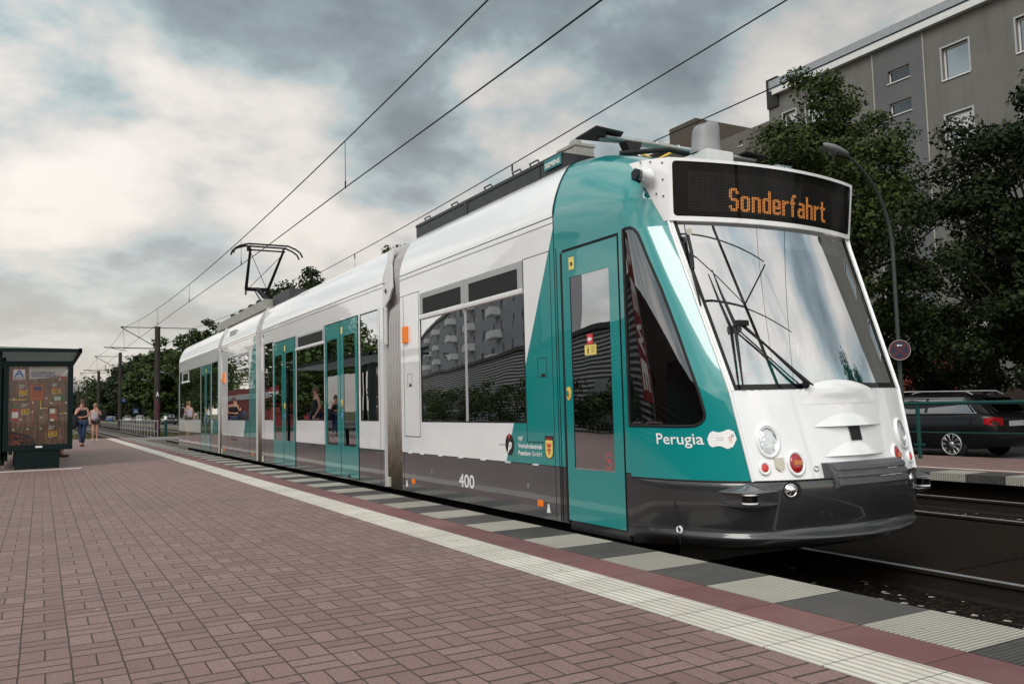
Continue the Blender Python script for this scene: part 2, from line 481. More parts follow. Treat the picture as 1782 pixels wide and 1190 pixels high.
def paver_mat():
    """parquet-laid concrete pavers: pairs of bricks alternating across and along"""
    m, nt, p = new_mat('red_parquet_pavers'); co = coord(nt)
    sp = N(nt, 'ShaderNodeSeparateXYZ'); sock(nt, co, sp.inputs[0])
    wob = noise(nt, co, 6, 3); wob2 = noise(nt, co, 7.3, 3)
    x = math_(nt, 'ADD', sp.outputs[0], math_(nt, 'MULTIPLY_ADD', wob, .009, -.0045))
    y = math_(nt, 'ADD', sp.outputs[1], math_(nt, 'MULTIPLY_ADD', wob2, .009, -.0045))
    u = math_(nt, 'DIVIDE', math_(nt, 'ADD', x, 20 * .188 + .062), .188)
    v = math_(nt, 'DIVIDE', math_(nt, 'ADD', y, 200 * .192 - .05), .192)
    fu, fv = math_(nt, 'FLOOR', u), math_(nt, 'FLOOR', v)
    cu, cv = math_(nt, 'FRACT', u), math_(nt, 'FRACT', v)
    par = math_(nt, 'FLOORED_MODULO', math_(nt, 'ADD', fu, fv), 2)
    def sel(a, b):   # par ? a : b
        return math_(nt, 'ADD', math_(nt, 'MULTIPLY', par, a), math_(nt, 'MULTIPLY', math_(nt, 'SUBTRACT', 1, par), b))
    s_ = sel(cu, cv); t_ = sel(cv, cu)           # s_: split direction
    half = math_(nt, 'FLOOR', math_(nt, 'MULTIPLY', s_, 2))
    s2 = math_(nt, 'FRACT', math_(nt, 'MULTIPLY', s_, 2))
    ds = math_(nt, 'MULTIPLY', math_(nt, 'MINIMUM', s2, math_(nt, 'SUBTRACT', 1, s2)), .095)
    dt = math_(nt, 'MULTIPLY', math_(nt, 'MINIMUM', t_, math_(nt, 'SUBTRACT', 1, t_)), .19)
    d = math_(nt, 'MINIMUM', ds, dt)
    # long joints between the columns are wider
    dl = math_(nt, 'MULTIPLY', math_(nt, 'MINIMUM', cu, math_(nt, 'SUBTRACT', 1, cu)), .19)
    d = math_(nt, 'MINIMUM', d, dl)
    tv = math_(nt, 'MINIMUM', cv, math_(nt, 'SUBTRACT', 1, cv)); tv2 = math_(nt, 'ABSOLUTE', math_(nt, 'SUBTRACT', cv, .5))
    dv = math_(nt, 'MULTIPLY', tv, .19 * .42); dv2 = math_(nt, 'ADD', math_(nt, 'MULTIPLY', tv2, .19 * .42), par)
    d = math_(nt, 'MINIMUM', d, math_(nt, 'MINIMUM', dv, dv2))
    edge = ramp(nt, math_(nt, 'MULTIPLY', d, 100), ((.14, 0.), (.40, 1.)))   # 1.3 mm joint, 4 mm shoulder
    idv = N(nt, 'ShaderNodeCombineXYZ'); sock(nt, fu, idv.inputs[0]); sock(nt, fv, idv.inputs[1]); sock(nt, half, idv.inputs[2])
    wn = N(nt, 'ShaderNodeTexWhiteNoise'); wn.noise_dimensions = '3D'; sock(nt, idv.outputs[0], wn.inputs['Vector'])
    fine = noise(nt, co, 150, 4, .75); mid = noise(nt, co, 1.1, 5, .6); med = noise(nt, co, 14, 5, .65)
    base = mixc(nt, wn.outputs['Value'], (.222, .124, .110), (.325, .202, .182))
    stain = noise(nt, co, .55, 7, .7); base = mixc(nt, ramp(nt, stain, ((.5, 0.), (.72, .55))), base, (.10, .068, .060))
    sp2 = noise(nt, co, 55, 5, .75); base = mixc(nt, ramp(nt, sp2, ((.36, .6), (.52, 0.))), base, (.085, .055, .048))
    base = mixc(nt, ramp(nt, mid, ((.35, 0.), (.7, .35))), base, (.28, .19, .17))
    base = mixc(nt, ramp(nt, med, ((.5, 0.), (.8, .3))), base, (.11, .078, .072))
    base = mixc(nt, ramp(nt, fine, ((.38, .75), (.56, 0.))), base, (.12, .08, .077))
    base = mixc(nt, math_(nt, 'MULTIPLY', math_(nt, 'GREATER_THAN', fine, .66), .8), base, (.55, .47, .44))
    vo = N(nt, 'ShaderNodeTexVoronoi'); vo.inputs['Scale'].default_value = 3.1; sock(nt, co, vo.inputs['Vector'])
    gum = math_(nt, 'LESS_THAN', math_(nt, 'ADD', vo.outputs['Distance'], math_(nt, 'MULTIPLY', fine, .02)), .05)
    gs = N(nt, 'ShaderNodeSeparateColor'); sock(nt, vo.outputs['Color'], gs.inputs[0])
    gum = math_(nt, 'MULTIPLY', gum, math_(nt, 'GREATER_THAN', gs.outputs[0], .62))
    base = mixc(nt, math_(nt, 'MULTIPLY', gum, .75), base, mixc(nt, math_(nt, 'GREATER_THAN', gs.outputs[1], .5), (.05, .045, .045), (.36, .36, .35)))
    moss = ramp(nt, noise(nt, co, 1.7, 6, .75), ((.53, 0.), (.62, 1.)))
    joint = mixc(nt, moss, (.048, .030, .027), (.030, .038, .010))
    c = mixc(nt, edge, joint, base)
    sock(nt, c, p.inputs['Base Color']); p.inputs['Roughness'].default_value = .8; p.inputs['Specular IOR Level'].default_value = .3
    h = math_(nt, 'ADD', edge, math_(nt, 'MULTIPLY', fine, .25))
    h = math_(nt, 'ADD', h, math_(nt, 'MULTIPLY', wn.outputs['Value'], .25))
    big = noise(nt, co, .9, 3, .5); h = math_(nt, 'ADD', h, math_(nt, 'MULTIPLY', big, 2.5))
    p.inputs['Roughness'].default_value = .62; p.inputs['Specular IOR Level'].default_value = .45
    sock(nt, bump(nt, h, .9, .004), p.inputs['Normal']); return m

def dirt_spots(nt, co, c, amt=.6):
    v = N(nt, 'ShaderNodeTexVoronoi'); v.inputs['Scale'].default_value = 9; sock(nt, co, v.inputs['Vector'])
    s = N(nt, 'ShaderNodeSeparateColor'); sock(nt, v.outputs['Color'], s.inputs[0])
    f = math_(nt, 'MULTIPLY', math_(nt, 'LESS_THAN', v.outputs['Distance'], .10), math_(nt, 'GREATER_THAN', s.outputs[0], .7))
    c = mixc(nt, math_(nt, 'MULTIPLY', f, amt), c, (.03, .028, .026))
    n_ = noise(nt, co, 2.4, 6, .65); c = mixc(nt, math_(nt, 'MULTIPLY', ramp(nt, n_, ((.45, 0.), (.8, 1.))), .4), c, (.2, .17, .14), 'MIX')
    return c

def edge_tile_mat(name, pale, dark, phase=.103):
    m, nt, p = new_mat(name); co = coord(nt); sp = N(nt, 'ShaderNodeSeparateXYZ'); sock(nt, co, sp.inputs[0])
    v = math_(nt, 'DIVIDE', math_(nt, 'ADD', sp.outputs[1], 50 - phase), .5)
    par = math_(nt, 'FLOORED_MODULO', math_(nt, 'FLOOR', v), 2)
    fv = math_(nt, 'FRACT', v); d = math_(nt, 'MULTIPLY', math_(nt, 'MINIMUM', fv, math_(nt, 'SUBTRACT', 1, fv)), 50)
    e = ramp(nt, d, ((.25, 0.), (.5, 1.)))
    rib = math_(nt, 'SINE', math_(nt, 'MULTIPLY', sp.outputs[1], 2 * math.pi / .0245))
    ribc = math_(nt, 'MULTIPLY_ADD', rib, .5, .5)
    c = mixc(nt, par, pale, dark)
    wn = N(nt, 'ShaderNodeTexWhiteNoise'); wn.noise_dimensions = '1D'; sock(nt, math_(nt, 'FLOOR', v), wn.inputs['W'])
    c = mixc(nt, math_(nt, 'MULTIPLY', wn.outputs['Value'], .3), c, (.17, .16, .15))
    c = mixc(nt, math_(nt, 'MULTIPLY', math_(nt, 'SUBTRACT', 1, ribc), .5), c, (.10, .095, .085))
    c = dirt_spots(nt, co, c); c = mixc(nt, e, (.015, .014, .012), c)
    sock(nt, c, p.inputs['Base Color']); p.inputs['Roughness'].default_value = .75
    n_ = noise(nt, co, 150, 3)
    h = math_(nt, 'ADD', math_(nt, 'MULTIPLY', rib, .5), math_(nt, 'ADD', math_(nt, 'MULTIPLY', n_, .3), e))
    sock(nt, bump(nt, h, 1., .006), p.inputs['Normal']); return m

def red_slab_mat():
    m, nt, p = new_mat('red_slabs'); co = coord(nt); sp = N(nt, 'ShaderNodeSeparateXYZ'); sock(nt, co, sp.inputs[0])
    v = math_(nt, 'DIVIDE', math_(nt, 'ADD', sp.outputs[1], 50 - .103), .5); fv = math_(nt, 'FRACT', v)
    d = math_(nt, 'MULTIPLY', math_(nt, 'MINIMUM', fv, math_(nt, 'SUBTRACT', 1, fv)), 50); e = ramp(nt, d, ((.15, 0.), (.4, 1.)))
    wn = N(nt, 'ShaderNodeTexWhiteNoise'); wn.noise_dimensions = '1D'; sock(nt, math_(nt, 'FLOOR', v), wn.inputs['W'])
    c = mixc(nt, wn.outputs['Value'], (.15, .058, .062), (.205, .085, .088))
    c = mixc(nt, math_(nt, 'MULTIPLY', noise(nt, co, 5, 7, .7), .45), c, (.085, .045, .045)); c = dirt_spots(nt, co, c, .7)
    c = mixc(nt, e, (.018, .014, .012), c); sock(nt, c, p.inputs['Base Color']); p.inputs['Roughness'].default_value = .8
    h = math_(nt, 'ADD', math_(nt, 'MULTIPLY', noise(nt, co, 180, 3), .3), e)
    sock(nt, bump(nt, h, .5, .003), p.inputs['Normal']); return m

def tactile_mat():
    m, nt, p = new_mat('white_ribbed_strip'); co = coord(nt); sp = N(nt, 'ShaderNodeSeparateXYZ'); sock(nt, co, sp.inputs[0])
    v = math_(nt, 'DIVIDE', math_(nt, 'ADD', sp.outputs[1], 60 - .22), .297); fv = math_(nt, 'FRACT', v)
    d = math_(nt, 'MULTIPLY', math_(nt, 'MINIMUM', fv, math_(nt, 'SUBTRACT', 1, fv)), 29.7); e = ramp(nt, d, ((.1, 0.), (.32, 1.)))
    # long grooves every 44 mm
    gx = math_(nt, 'FRACT', math_(nt, 'DIVIDE', math_(nt, 'ADD', sp.outputs[0], 10), .0447))
    gd = math_(nt, 'MINIMUM', gx, math_(nt, 'SUBTRACT', 1, gx)); ge = ramp(nt, gd, ((.06, 0.), (.26, 1.)))
    wn = N(nt, 'ShaderNodeTexWhiteNoise'); wn.noise_dimensions = '1D'; sock(nt, math_(nt, 'FLOOR', v), wn.inputs['W'])
    c = mixc(nt, wn.outputs['Value'], (.60, .575, .51), (.70, .67, .60))
    st = N(nt, 'ShaderNodeMapping'); st.inputs['Scale'].default_value = (8, 1, 1); sock(nt, co, st.inputs[0])
    c = mixc(nt, math_(nt, 'MULTIPLY', ramp(nt, noise(nt, st.outputs[0], 4, 7, .7), ((.45, 0.), (.75, 1.))), .45), c, (.33, .29, .24))
    c = mixc(nt, math_(nt, 'MULTIPLY', math_(nt, 'SUBTRACT', 1, ge), .5), c, (.22, .19, .16)); c = dirt_spots(nt, co, c, .75)
    c = mixc(nt, e, (.05, .045, .04), c); sock(nt, c, p.inputs['Base Color']); p.inputs['Roughness'].default_value = .7
    h = math_(nt, 'ADD', ge, math_(nt, 'MULTIPLY', e, .7)); sock(nt, bump(nt, h, .8, .005), p.inputs['Normal']); return m

def asphalt_mat(name='asphalt', c=(.05, .05, .052)):
    m, nt, p = new_mat(name); co = coord(nt); a = noise(nt, co, .6, 6, .6); b = noise(nt, co, 90, 3, .7)
    cc = mixc(nt, a, tuple(x * .75 for x in c), tuple(x * 1.4 for x in c)); cc = mixc(nt, math_(nt, 'MULTIPLY', b, .35), cc, (.12, .115, .11))
    sock(nt, cc, p.inputs['Base Color']); p.inputs['Roughness'].default_value = .85
    sock(nt, bump(nt, b, .4, .01), p.inputs['Normal']); return m

def render_wall_mat(name, c, streak=.35, sc_y=1.):
    m, nt, p = new_mat(name); co = coord(nt); a = noise(nt, co, .5, 6, .65)
    mp = N(nt, 'ShaderNodeMapping'); mp.inputs['Scale'].default_value = (1, 1, .12); sock(nt, co, mp.inputs[0])
    s_ = noise(nt, mp.outputs[0], 2.2, 7, .7); f = noise(nt, co, 45, 4, .7)
    cc = mixc(nt, a, tuple(x * .72 for x in c), tuple(x * 1.25 for x in c))
    cc = mixc(nt, math_(nt, 'MULTIPLY', ramp(nt, s_, ((.48, 0.), (.72, 1.))), streak), cc, tuple(x * .45 for x in c))
    cc = mixc(nt, math_(nt, 'MULTIPLY', f, .3), cc, tuple(x * .6 for x in c))
    sock(nt, cc, p.inputs['Base Color']); p.inputs['Roughness'].default_value = .92
    sock(nt, bump(nt, f, .35, .02), p.inputs['Normal']); return m

ZT = -.42   # ballast level
g_ = MB().add([(-600, -300, -.46), (900, -300, -.46), (900, 1400, -.46), (-600, 1400, -.46)], [(0, 1, 2, 3)])
struct('ground', g_, ground_mat(), 'dry grass verge and open ground')
M['ballast'] = stone_mat('ballast', (.016, .011, .008), (.07, .05, .036), 24, 1.)
M['dirt'] = stone_mat('track_dirt', (.022, .015, .011), (.06, .042, .03), 34, 1.)
struct('track_ballast', MB().box(3.4, 10.6, -60, 260, -.455, ZT), M['ballast'], 'dark ballast bed of the two tram tracks')
M['slab'] = stone_mat('track_slab', (.020, .0135, .0095), (.034, .024, .017), 90, .6, False)
mb = MB()
y = -20.
while y < 33:
    mb.bbox(5.78, 8.33, y, y + 2.96, -.40, -.285, .012); y += 3.0
struct('track_slabs', mb, M['slab'], 'stained concrete slabs between the tracks')
struct('crossing', MB().box(3.9, 11.0, 46.5, 52, -.41, -.24), asphalt_mat('crossing_asphalt', (.16, .15, .14)), 'pale crossing over the tracks at the platform end')
# rails
rail_m = simple('rail_steel', (.018, .013, .010), .6, .2, var=.3, vscale=20); rail_top = simple('rail_head', (.62, .62, .64), .42, .85, var=.15)
for k, xc in enumerate((4.225, 5.66, 8.45, 9.885)):
    zt = -.26
    pr = [(-.065, ZT), (.065, ZT), (.065, ZT + .012), (.012, ZT + .03), (.012, zt - .035), (.035, zt - .025), (.035, zt - .004), (.028, zt), (-.028, zt), (-.035, zt - .004), (-.035, zt - .025), (-.012, zt - .035), (-.012, ZT + .03), (-.065, ZT + .012)]
    mb = MB(); v = [(xc + a, -60, b) for a, b in pr] + [(xc + a, 260, b) for a, b in pr]; n = len(pr)
    for i in range(n): mb.add([v[i], v[(i + 1) % n], v[n + (i + 1) % n], v[n + i]], [(0, 1, 2, 3)], 1 if i == 7 else 0)
    struct('rail', mb, [rail_m, rail_top], 'steel tram rail')
mb = MB()
for tx in (4.94, 9.17):
    y = 31. if tx < 6 else 31.
    while y < 200:
        if not 45.5 < y < 53: mb.box(tx - 1.15, tx + 1.15, y, y + .24, -.44, -.375)
        y += .65
struct('sleepers', mb, simple('concrete_sleeper', (.12, .105, .09), .9, var=.3, bmp=.3), 'concrete sleepers under the rails')
# near platform
Y0, Y1 = -12, 43.
struct('platform_pavers', MB().add([(-9, Y0, 0), (2.572, Y0, 0), (2.572, Y1, 0), (-9, Y1, 0)], [(0, 1, 2, 3)]), paver_mat(), 'platform floor of reddish parquet pavers')
struct('tactile_strip', MB().box(2.576, 2.884, Y0, Y1 - .6, -.1, .004), tactile_mat(), 'white ribbed guidance strip along the platform')
struct('red_slab_strip', MB().box(2.890, 3.172, Y0, Y1, -.1, 0), red_slab_mat(), 'strip of plain red slabs beside the platform edge')
struct('platform_edge', MB().box(3.175, 3.652, Y0, Y1, -.12, .002), edge_tile_mat('edge_tiles', (.47, .445, .385), (.028, .029, .030)), 'alternating pale and black ribbed platform edge tiles')
struct('platform_wall', MB().box(-9, 3.56, Y0, Y1, -.455, -.105), render_wall_mat('kerb_wall', (.07, .06, .05)), 'concrete side wall under the platform edge')
struct('gap_filler', MB().box(2.571, 2.577, Y0, Y1, -.1, -.004).box(2.883, 2.891, Y0, Y1, -.1, -.004).box(3.171, 3.176, Y0, Y1, -.1, -.004), M['dirt'], 'dark joints between the platform strips')
# white paver line by the shelter
struct('white_paver_line', MB().box(-4, .71, 18.62, 18.86, -.05, .004), simple('white_pavers', (.5, .49, .46), .8, bmp=.3), 'white paved line across the platform in front of the shelter')
# ballast shoulder with rubbish beside the platform edge
random.seed(3)
mb = MB()
for i in range(900):
    x = random.uniform(3.68, 4.14); y = random.uniform(-1, 6.0) if i < 700 else random.uniform(28, 45); s_ = random.uniform(.008, .035)
    z = ZT + random.uniform(0, .03); a = random.uniform(0, 3)
    rows = [[(x + s_ * math.cos(a + q * 1.57) * k, y + s_ * math.sin(a + q * 1.57) * k * random.uniform(.6, 1.2), z + hz_) for q in range(4)] for k, hz_ in ((1, 0), (.8, s_ * .7), (.3, s_))]
    mb.grid(rows, random.choice((0, 0, 0, 0, 0, 1, 1, 2)), False, closed=True)
for i in range(26):
    x = random.uniform(3.7, 4.12); y = random.uniform(1.5, 5.0); a = random.uniform(0, 3.1); l = random.uniform(.02, .05)
    mb.tube([(x, y, ZT + .05), (x + l * math.cos(a), y + l * math.sin(a), ZT + .055)], .004, 6, 3)
o = mb.build('track_litter', [simple('stone_dark', (.075, .058, .045), .9), simple('dead_leaf', (.22, .07, .025), .9), simple('stone_pale', (.36, .33, .29), .9), simple('cigarette_end', (.6, .57, .52), .8)])
tag(o, 'loose stones, dead leaves and cigarette ends on the dark ballast by the platform edge', 'litter', kind='stuff')
# far platform
struct('far_platform', MB().add([(10.95, -14, .0), (13.1, -14, .0), (13.1, 40, .0), (10.95, 40, .0)], [(0, 1, 2, 3)]), bpy.data.materials['red_parquet_pavers'], 'paved surface of the opposite platform')
struct('far_platform_wall', MB().box(10.38, 13.1, -14, 40, -.455, -.11).box(10.66, 13.1, -14, 40, -.11, -.006), M['slab'], 'dark wall of the opposite platform')
struct('far_platform_line', MB().box(10.86, 10.95, -14, 40, -.05, .003), simple('far_white_line', (.5, .48, .44), .8), 'white line along the opposite platform')
struct('far_platform_red_strip', MB().box(10.68, 10.857, -14, 40, -.05, .0), red_slab_mat(), 'red slab strip of the opposite platform')
struct('far_platform_edge', MB().box(10.2, 10.677, -14, 40, -.10, .001), edge_tile_mat('far_edge_tiles', (.40, .38, .33), (.014, .014, .014), .65), 'pale and black edge tiles of the opposite platform')
struct('street', MB().box(13.3, 22.5, -60, 600, -.45, -.39), asphalt_mat(), 'asphalt street behind the opposite platform')
struct('kerb', MB().box(22.5, 22.65, -60, 600, -.45, -.27).box(13.12, 13.3, -60, 600, -.45, -.27), simple('kerb_stone', (.2, .19, .18), .85, bmp=.3), 'stone kerbs of the street')
struct('pavement', MB().box(22.65, 25.5, -60, 600, -.45, -.29), asphalt_mat('pavement_slabs', (.14, .13, .12)), 'pavement in front of the apartment building')
struct('left_street', MB().box(-30, -10.5, -60, 500, -.45, -.39), asphalt_mat('left_asphalt'), 'asphalt street left of the platform')

# ================================================================== TRAM
ROOT = (4.9, 16., -.26)
tram = thing('tram', 'long white and teal tram with dark grey skirt and orange dot display', 'tram', ROOT)
XC = 4.9; HW = 1.15; XS = 3.75
ZK = [-.05, .25, .465, 1.065, 2.307, 2.755]
WK = [.82, .835, .82, .864, .952, .977]; YCK = [4.10, 4.08, 4.127, 4.26, 4.725, 4.69]; YAK = [3.98, 3.92, 3.98, 4.11, 4.56, 4.54]
ip = lambda z, K: float(np.interp(z, ZK, K))
def front(x, z, off=0.):
    w = ip(z, WK); a = ip(z, YAK); c = ip(z, YCK); s_ = (x - XC) / w
    return Vector((x, a + (c - a) * s_ * s_ - off, z))
def fnorm(x, z):
    e = .01
    dx = front(x + e, z) - front(x - e, z); dz = front(x, z + e) - front(x, z - e)
    n = dx.cross(dz).normalized()
    return n if n.y < 0 else -n
def side(t, z, off=0., sgn=-1):
    """cab flank: t=0 straight side at Y=5, t=1 front corner"""
    w = ip(z, WK); yc = ip(z, YCK)
    P0 = Vector((HW, 5.0)); P1 = Vector((1.12, yc + .35 * (5.0 - yc))); P2 = Vector((w, yc))
    p = (1 - t) ** 2 * P0 + 2 * t * (1 - t) * P1 + t * t * P2
    d = 2 * (1 - t) * (P1 - P0) + 2 * t * (P2 - P1); n = Vector((-d.y, d.x)).normalized()   # outward
    p = p + n * off
    return Vector((XC + sgn * p.x, p.y, z))
def t_of_y(y, z):
    lo, hi = 0., 1.
    for _ in range(30):
        m = (lo + hi) / 2
        if side(m, z).y > y: lo = m
        else: hi = m
    return lo
def snorm(t, z, sgn=-1):
    a = side(min(t + .02, 1), z, 0, sgn) - side(max(t - .02, 0), z, 0, sgn); n = Vector((-a.y, a.x, 0)).normalized()
    return n if n.x * sgn > 0 else -n

def wall_cells(mb, x, y0, y1, z0, z1, holes, mi=0, sgn=-1, ret=.035, ret_mi=1):
    ys = sorted({y0, y1, *[v for h in holes for v in h[:2]]}); zs = sorted({z0, z1, *[v for h in holes for v in h[2:]]})
    for i in range(len(ys) - 1):
        for j in range(len(zs) - 1):
            cy, cz = (ys[i] + ys[i + 1]) / 2, (zs[j] + zs[j + 1]) / 2
            if any(h[0] < cy < h[1] and h[2] < cz < h[3] for h in holes): continue
            q = [(x, ys[i], zs[j]), (x, ys[i + 1], zs[j]), (x, ys[i + 1], zs[j + 1]), (x, ys[i], zs[j + 1])]
            mb.add(q, [(0, 1, 2, 3) if sgn > 0 else (3, 2, 1, 0)], mi)
    xi = x - sgn * ret
    for a, b, c, d in holes:
        for p, q in (((a, c), (b, c)), ((b, c), (b, d)), ((b, d), (a, d)), ((a, d), (a, c))):
            mb.add([(x, p[0], p[1]), (x, q[0], q[1]), (xi, q[0], q[1]), (xi, p[0], p[1])], [(0, 1, 2, 3)], ret_mi)

ROOF = [(0, 2.585), (.0, 2.62), (.012, 2.68), (.035, 2.76), (.07, 2.85), (.11, 2.93), (.16, 3.01), (.22, 3.065), (.30, 3.10), (.42, 3.125), (.75, 3.145), (1.15, 3.15)]
def roof_rows(y0, y1, prof=ROOF, extra=0.):
    full = [(XS + i - extra, z) for i, z in prof] + [(2 * XC - XS - i + extra, z) for i, z in prof[::-1][1:]]
    return [[(x, y, z) for x, z in full] for y in (y0, (y0 * 3 + y1) / 4, (y0 + y1) / 2, (y0 + 3 * y1) / 4, y1)]

BEL = bellows_mat(); BEL.name = 'grimy_bellows'
mods = [ # name, y0, y1, livery, near-side holes, doors, windows
 dict(y=(5.965, 9.46), liv=livery('livery_front', 5.96, .462), holes=[(6.50, 8.86, .845, 2.29)]),
 dict(y=(10.05, 16.75), liv=livery('livery_plain', -99, 0), holes=[(10.24, 10.93, .85, 2.28), (11.0, 12.56, .07, 2.285), (12.60, 14.18, .85, 2.245), (14.25, 15.79, .07, 2.27), (15.84, 16.52, .85, 2.30)]),
 dict(y=(17.25, 20.93), liv=livery('livery_middle', 17.25, .50, 2.9), holes=[(17.92, 20.18, .84, 2.25)]),
 dict(y=(21.36, 28.0), liv=livery('livery_rear', 21.3, .42, 2.7, .494), holes=[(21.50, 22.28, .84, 2.27), (22.36, 23.90, .07, 2.26), (23.98, 27.85, .84, 2.27)]),
]
for i, md in enumerate(mods):
    y0, y1 = md['y']
    mb = MB()
    for sgn in (-1, 1):
        x = XS if sgn < 0 else 2 * XC - XS
        wall_cells(mb, x, y0, y1, .045, 2.575, md['holes'], 0, sgn)
    # ends
    for ye in (y0, y1):
        if ye in (5.965, 28.0): continue
        s_ = 1 if ye == y0 else -1
        full = [(XS + a, z) for a, z in ROOF] + [(2 * XC - XS - a, z) for a, z in ROOF[::-1][1:]]
        mb.add([(XS, ye, .045)] + [(x, ye, z) for x, z in full] + [(2 * XC - XS, ye, .045)], [tuple(range(len(full) + 2))], 2)
    mb.build('body_shell', [md['liv'], M['rubber'], M['frame_white']], tram)
    rb = MB().grid(roof_rows(y0, y1), 0, True)
    o = rb.build('roof_panel', M['white'], tram)
    # dark seam under the roof panel + raised bead
    for xa in (XS + .004, 2 * XC - XS - .03): MB().box(xa, xa + .026, y0, y1, 2.574, 2.588).build('roof_seam', M['rubber'], tram)
    MB().bbox(XS - .008, XS + .004, y0 + .01, y1 - .01, 2.53, 2.572, .003).build('drip_rail', M['white'], tram)
# floor / interior
mb = MB()
mb.box(3.85, 5.95, 5.0, 28.0, .03, .09)
mb.build('floor', M['int_dark'], tram)
mb = MB()
for y0, y1 in ((6.0, 9.4), (10.1, 16.7), (17.3, 20.9), (21.4, 27.9)): mb.box(3.86, 5.94, y0, y1, 2.36, 2.44)
mb.build('ceiling', M['int_grey'], tram)
mb = MB(); mb.box(4.05, 5.75, 4.85, 28.2, -.17, .028); mb.build('underbody_light_block', M['rubber'], tram)  # added black box that blocks light under the body
seatp = [(6.6, 7.1), (7.9, 8.4), (8.5, 9.0), (12.75, 13.2), (13.4, 13.9), (17.9, 18.4), (19.0, 19.5), (24.3, 24.8), (25.5, 26.), (26.6, 27.1)]
for a, b in seatp:
    for x0 in (3.95, 5.0):
        mb = MB().bbox(x0, x0 + .85, a, a + .45, .45, .54, .03).bbox(x0, x0 + .85, a + .40, a + .48, .5, 1.08, .03).box(x0 + .3, x0 + .5, a + .1, a + .3, .09, .45)
        mb.build('seat', M['seat'], tram)
for y in (8.2, 10.6, 11.0 - .1, 12.7, 14.15, 15.85, 18.6, 22.3, 24.1):
    MB().tube([(4.3, y, .09), (4.3, y, 2.37)], .018, 8).build('grab_pole', M['yellowring'], tram)

def pane(parent_name, y0, y1, z0, z1, mat, label=None, inset=.006):
    fr = MB().add([], [])
    x = XS + inset
    fr = MB()
    g = .016
    for a, b, c, d in ((y0, y1, z0, z0 + g), (y0, y1, z1 - g, z1), (y0, y0 + g, z0 + g, z1 - g), (y1 - g, y1, z0 + g, z1 - g)): fr.box(x - .002, x + .02, a, b, c, d)
    f = fr.build(parent_name, M['rubber'], tram, label=label)
    MB().box(x, x + .008, y0 + g, y1 - g, z0 + g, z1 - g).build('pane', mat, f)
    return f
def far_pane(y0, y1, z0, z1):
    x = 2 * XC - XS - .006
    MB().box(x - .008, x, y0, y1, z0, z1).build('far_window', M['glass_side'], tram)
def vent(parent, y0, y1, z0, z1, fy0, fy1, ztop, zlow):
    """tilting upper window: silver frame with open middle and white lower rail"""
    x = XS - .004; mb = MB()
    mb.box(x, x + .02, fy0, fy1, z1, ztop); mb.box(x, x + .02, fy0, y0, z0, z1); mb.box(x, x + .02, y1, fy1, z0, z1)
    v = mb.build('vent_frame', M['frame_grey'], parent)
    mb = MB().prism([(x - .02, fy0, zlow), (x + .02, fy0, zlow), (x + .02, fy0, z0), (x + .002, fy0, z0), (x - .02, fy0, zlow + .025)], (0, fy1 - fy0, 0))
    mb.build('vent_rail', M['frame_white'], parent)
# --- front car window (two fields)
w1 = pane('window', 6.50, 8.86, .845, 2.29, M['glass_side'])
MB().box(XS - .001, XS + .02, 7.68, 7.71, .86, 2.28).build('mullion', M['frame_grey'], w1)
vent(w1, 7.775, 8.775, 2.055, 2.235, 7.70, 8.855, 2.295, 2.0); vent(w1, 6.595, 7.60, 2.05, 2.235, 6.505, 7.69, 2.295, 2.0)
for a_, b_ in ((6.595, 7.60), (7.775, 8.775)): MB().box(XS + .001, XS + .005, a_, b_, 2.05, 2.236).build('vent_shade_sheet', M['rubber'], w1)  # black sheets over the glass stand in for shade inside the open vents
# --- second car
pane('window', 10.24, 10.93, .85, 2.28, M['glass_side'])
w2 = pane('window', 12.60, 14.18, .85, 2.245, M['glass_side'])
vent(w2, 12.66, 14.08, 2.065, 2.225, 12.60, 14.18, 2.25, 2.02)
MB().box(XS + .001, XS + .005, 12.66, 14.08, 2.065, 2.226).build('vent_shade_sheet', M['rubber'], w2)  # same black sheet in place of the shaded vent interior
pane('window', 15.84, 16.52, .85, 2.30, M['glass_side'])
# --- third car
w3 = pane('window', 17.92, 20.18, .84, 2.25, M['glass_side'])
vent(w3, 18.0, 18.95, 1.98, 2.2, 17.93, 19.02, 2.24, 1.93)
# --- fourth car
pane('window', 21.50, 22.28, .84, 2.27, M['glass_side'])
w4 = pane('window', 23.98, 27.85, .84, 2.27, M['glass_side'])
vent(w4, 26.2, 27.3, 1.98, 2.2, 26.1, 27.4, 2.25, 1.93)
MB().box(XS - .001, XS + .02, 25.2, 25.23, .86, 2.25).build('mullion', M['rubber'], w4)
for md in mods:
    for h in md['holes']: far_pane(*h)
# --- double doors
def leaf(y0, y1, z0, z1, gy0, gy1, gz0, gz1, hy, top_label=None):
    mb = MB(); x = XS - .006
    wall_cells(mb, x, y0, y1, z0, z1, [(gy0, gy1, gz0, gz1)], 0, -1, .03, 1)
    mb.box(x + .001, x + .03, y0 - .0, y0 + .006, z0, z1, 1).box(x + .001, x + .03, y1 - .006, y1, z0, z1, 1)
    d = mb.build('door', [M['teal'], M['rubber']], tram)
    MB().box(x + .005, x + .012, gy0, gy1, gz0, gz1).build('pane', M['glass_door'], d)
    return d
def ring_handle(parent, y, z, s=1.):
    x = XS - .012
    MB().disc((x, y, z), (0, 1, 0), (0, 0, 1), .030 * s, .052 * s, .012, 20).build('opener_ring', M['yellowring'], parent)
    MB().disc((x - .013, y, z), (0, 1, 0), (0, 0, 1), .012 * s, .024 * s, .004, 16).build('opener_button', M['teal'], parent)
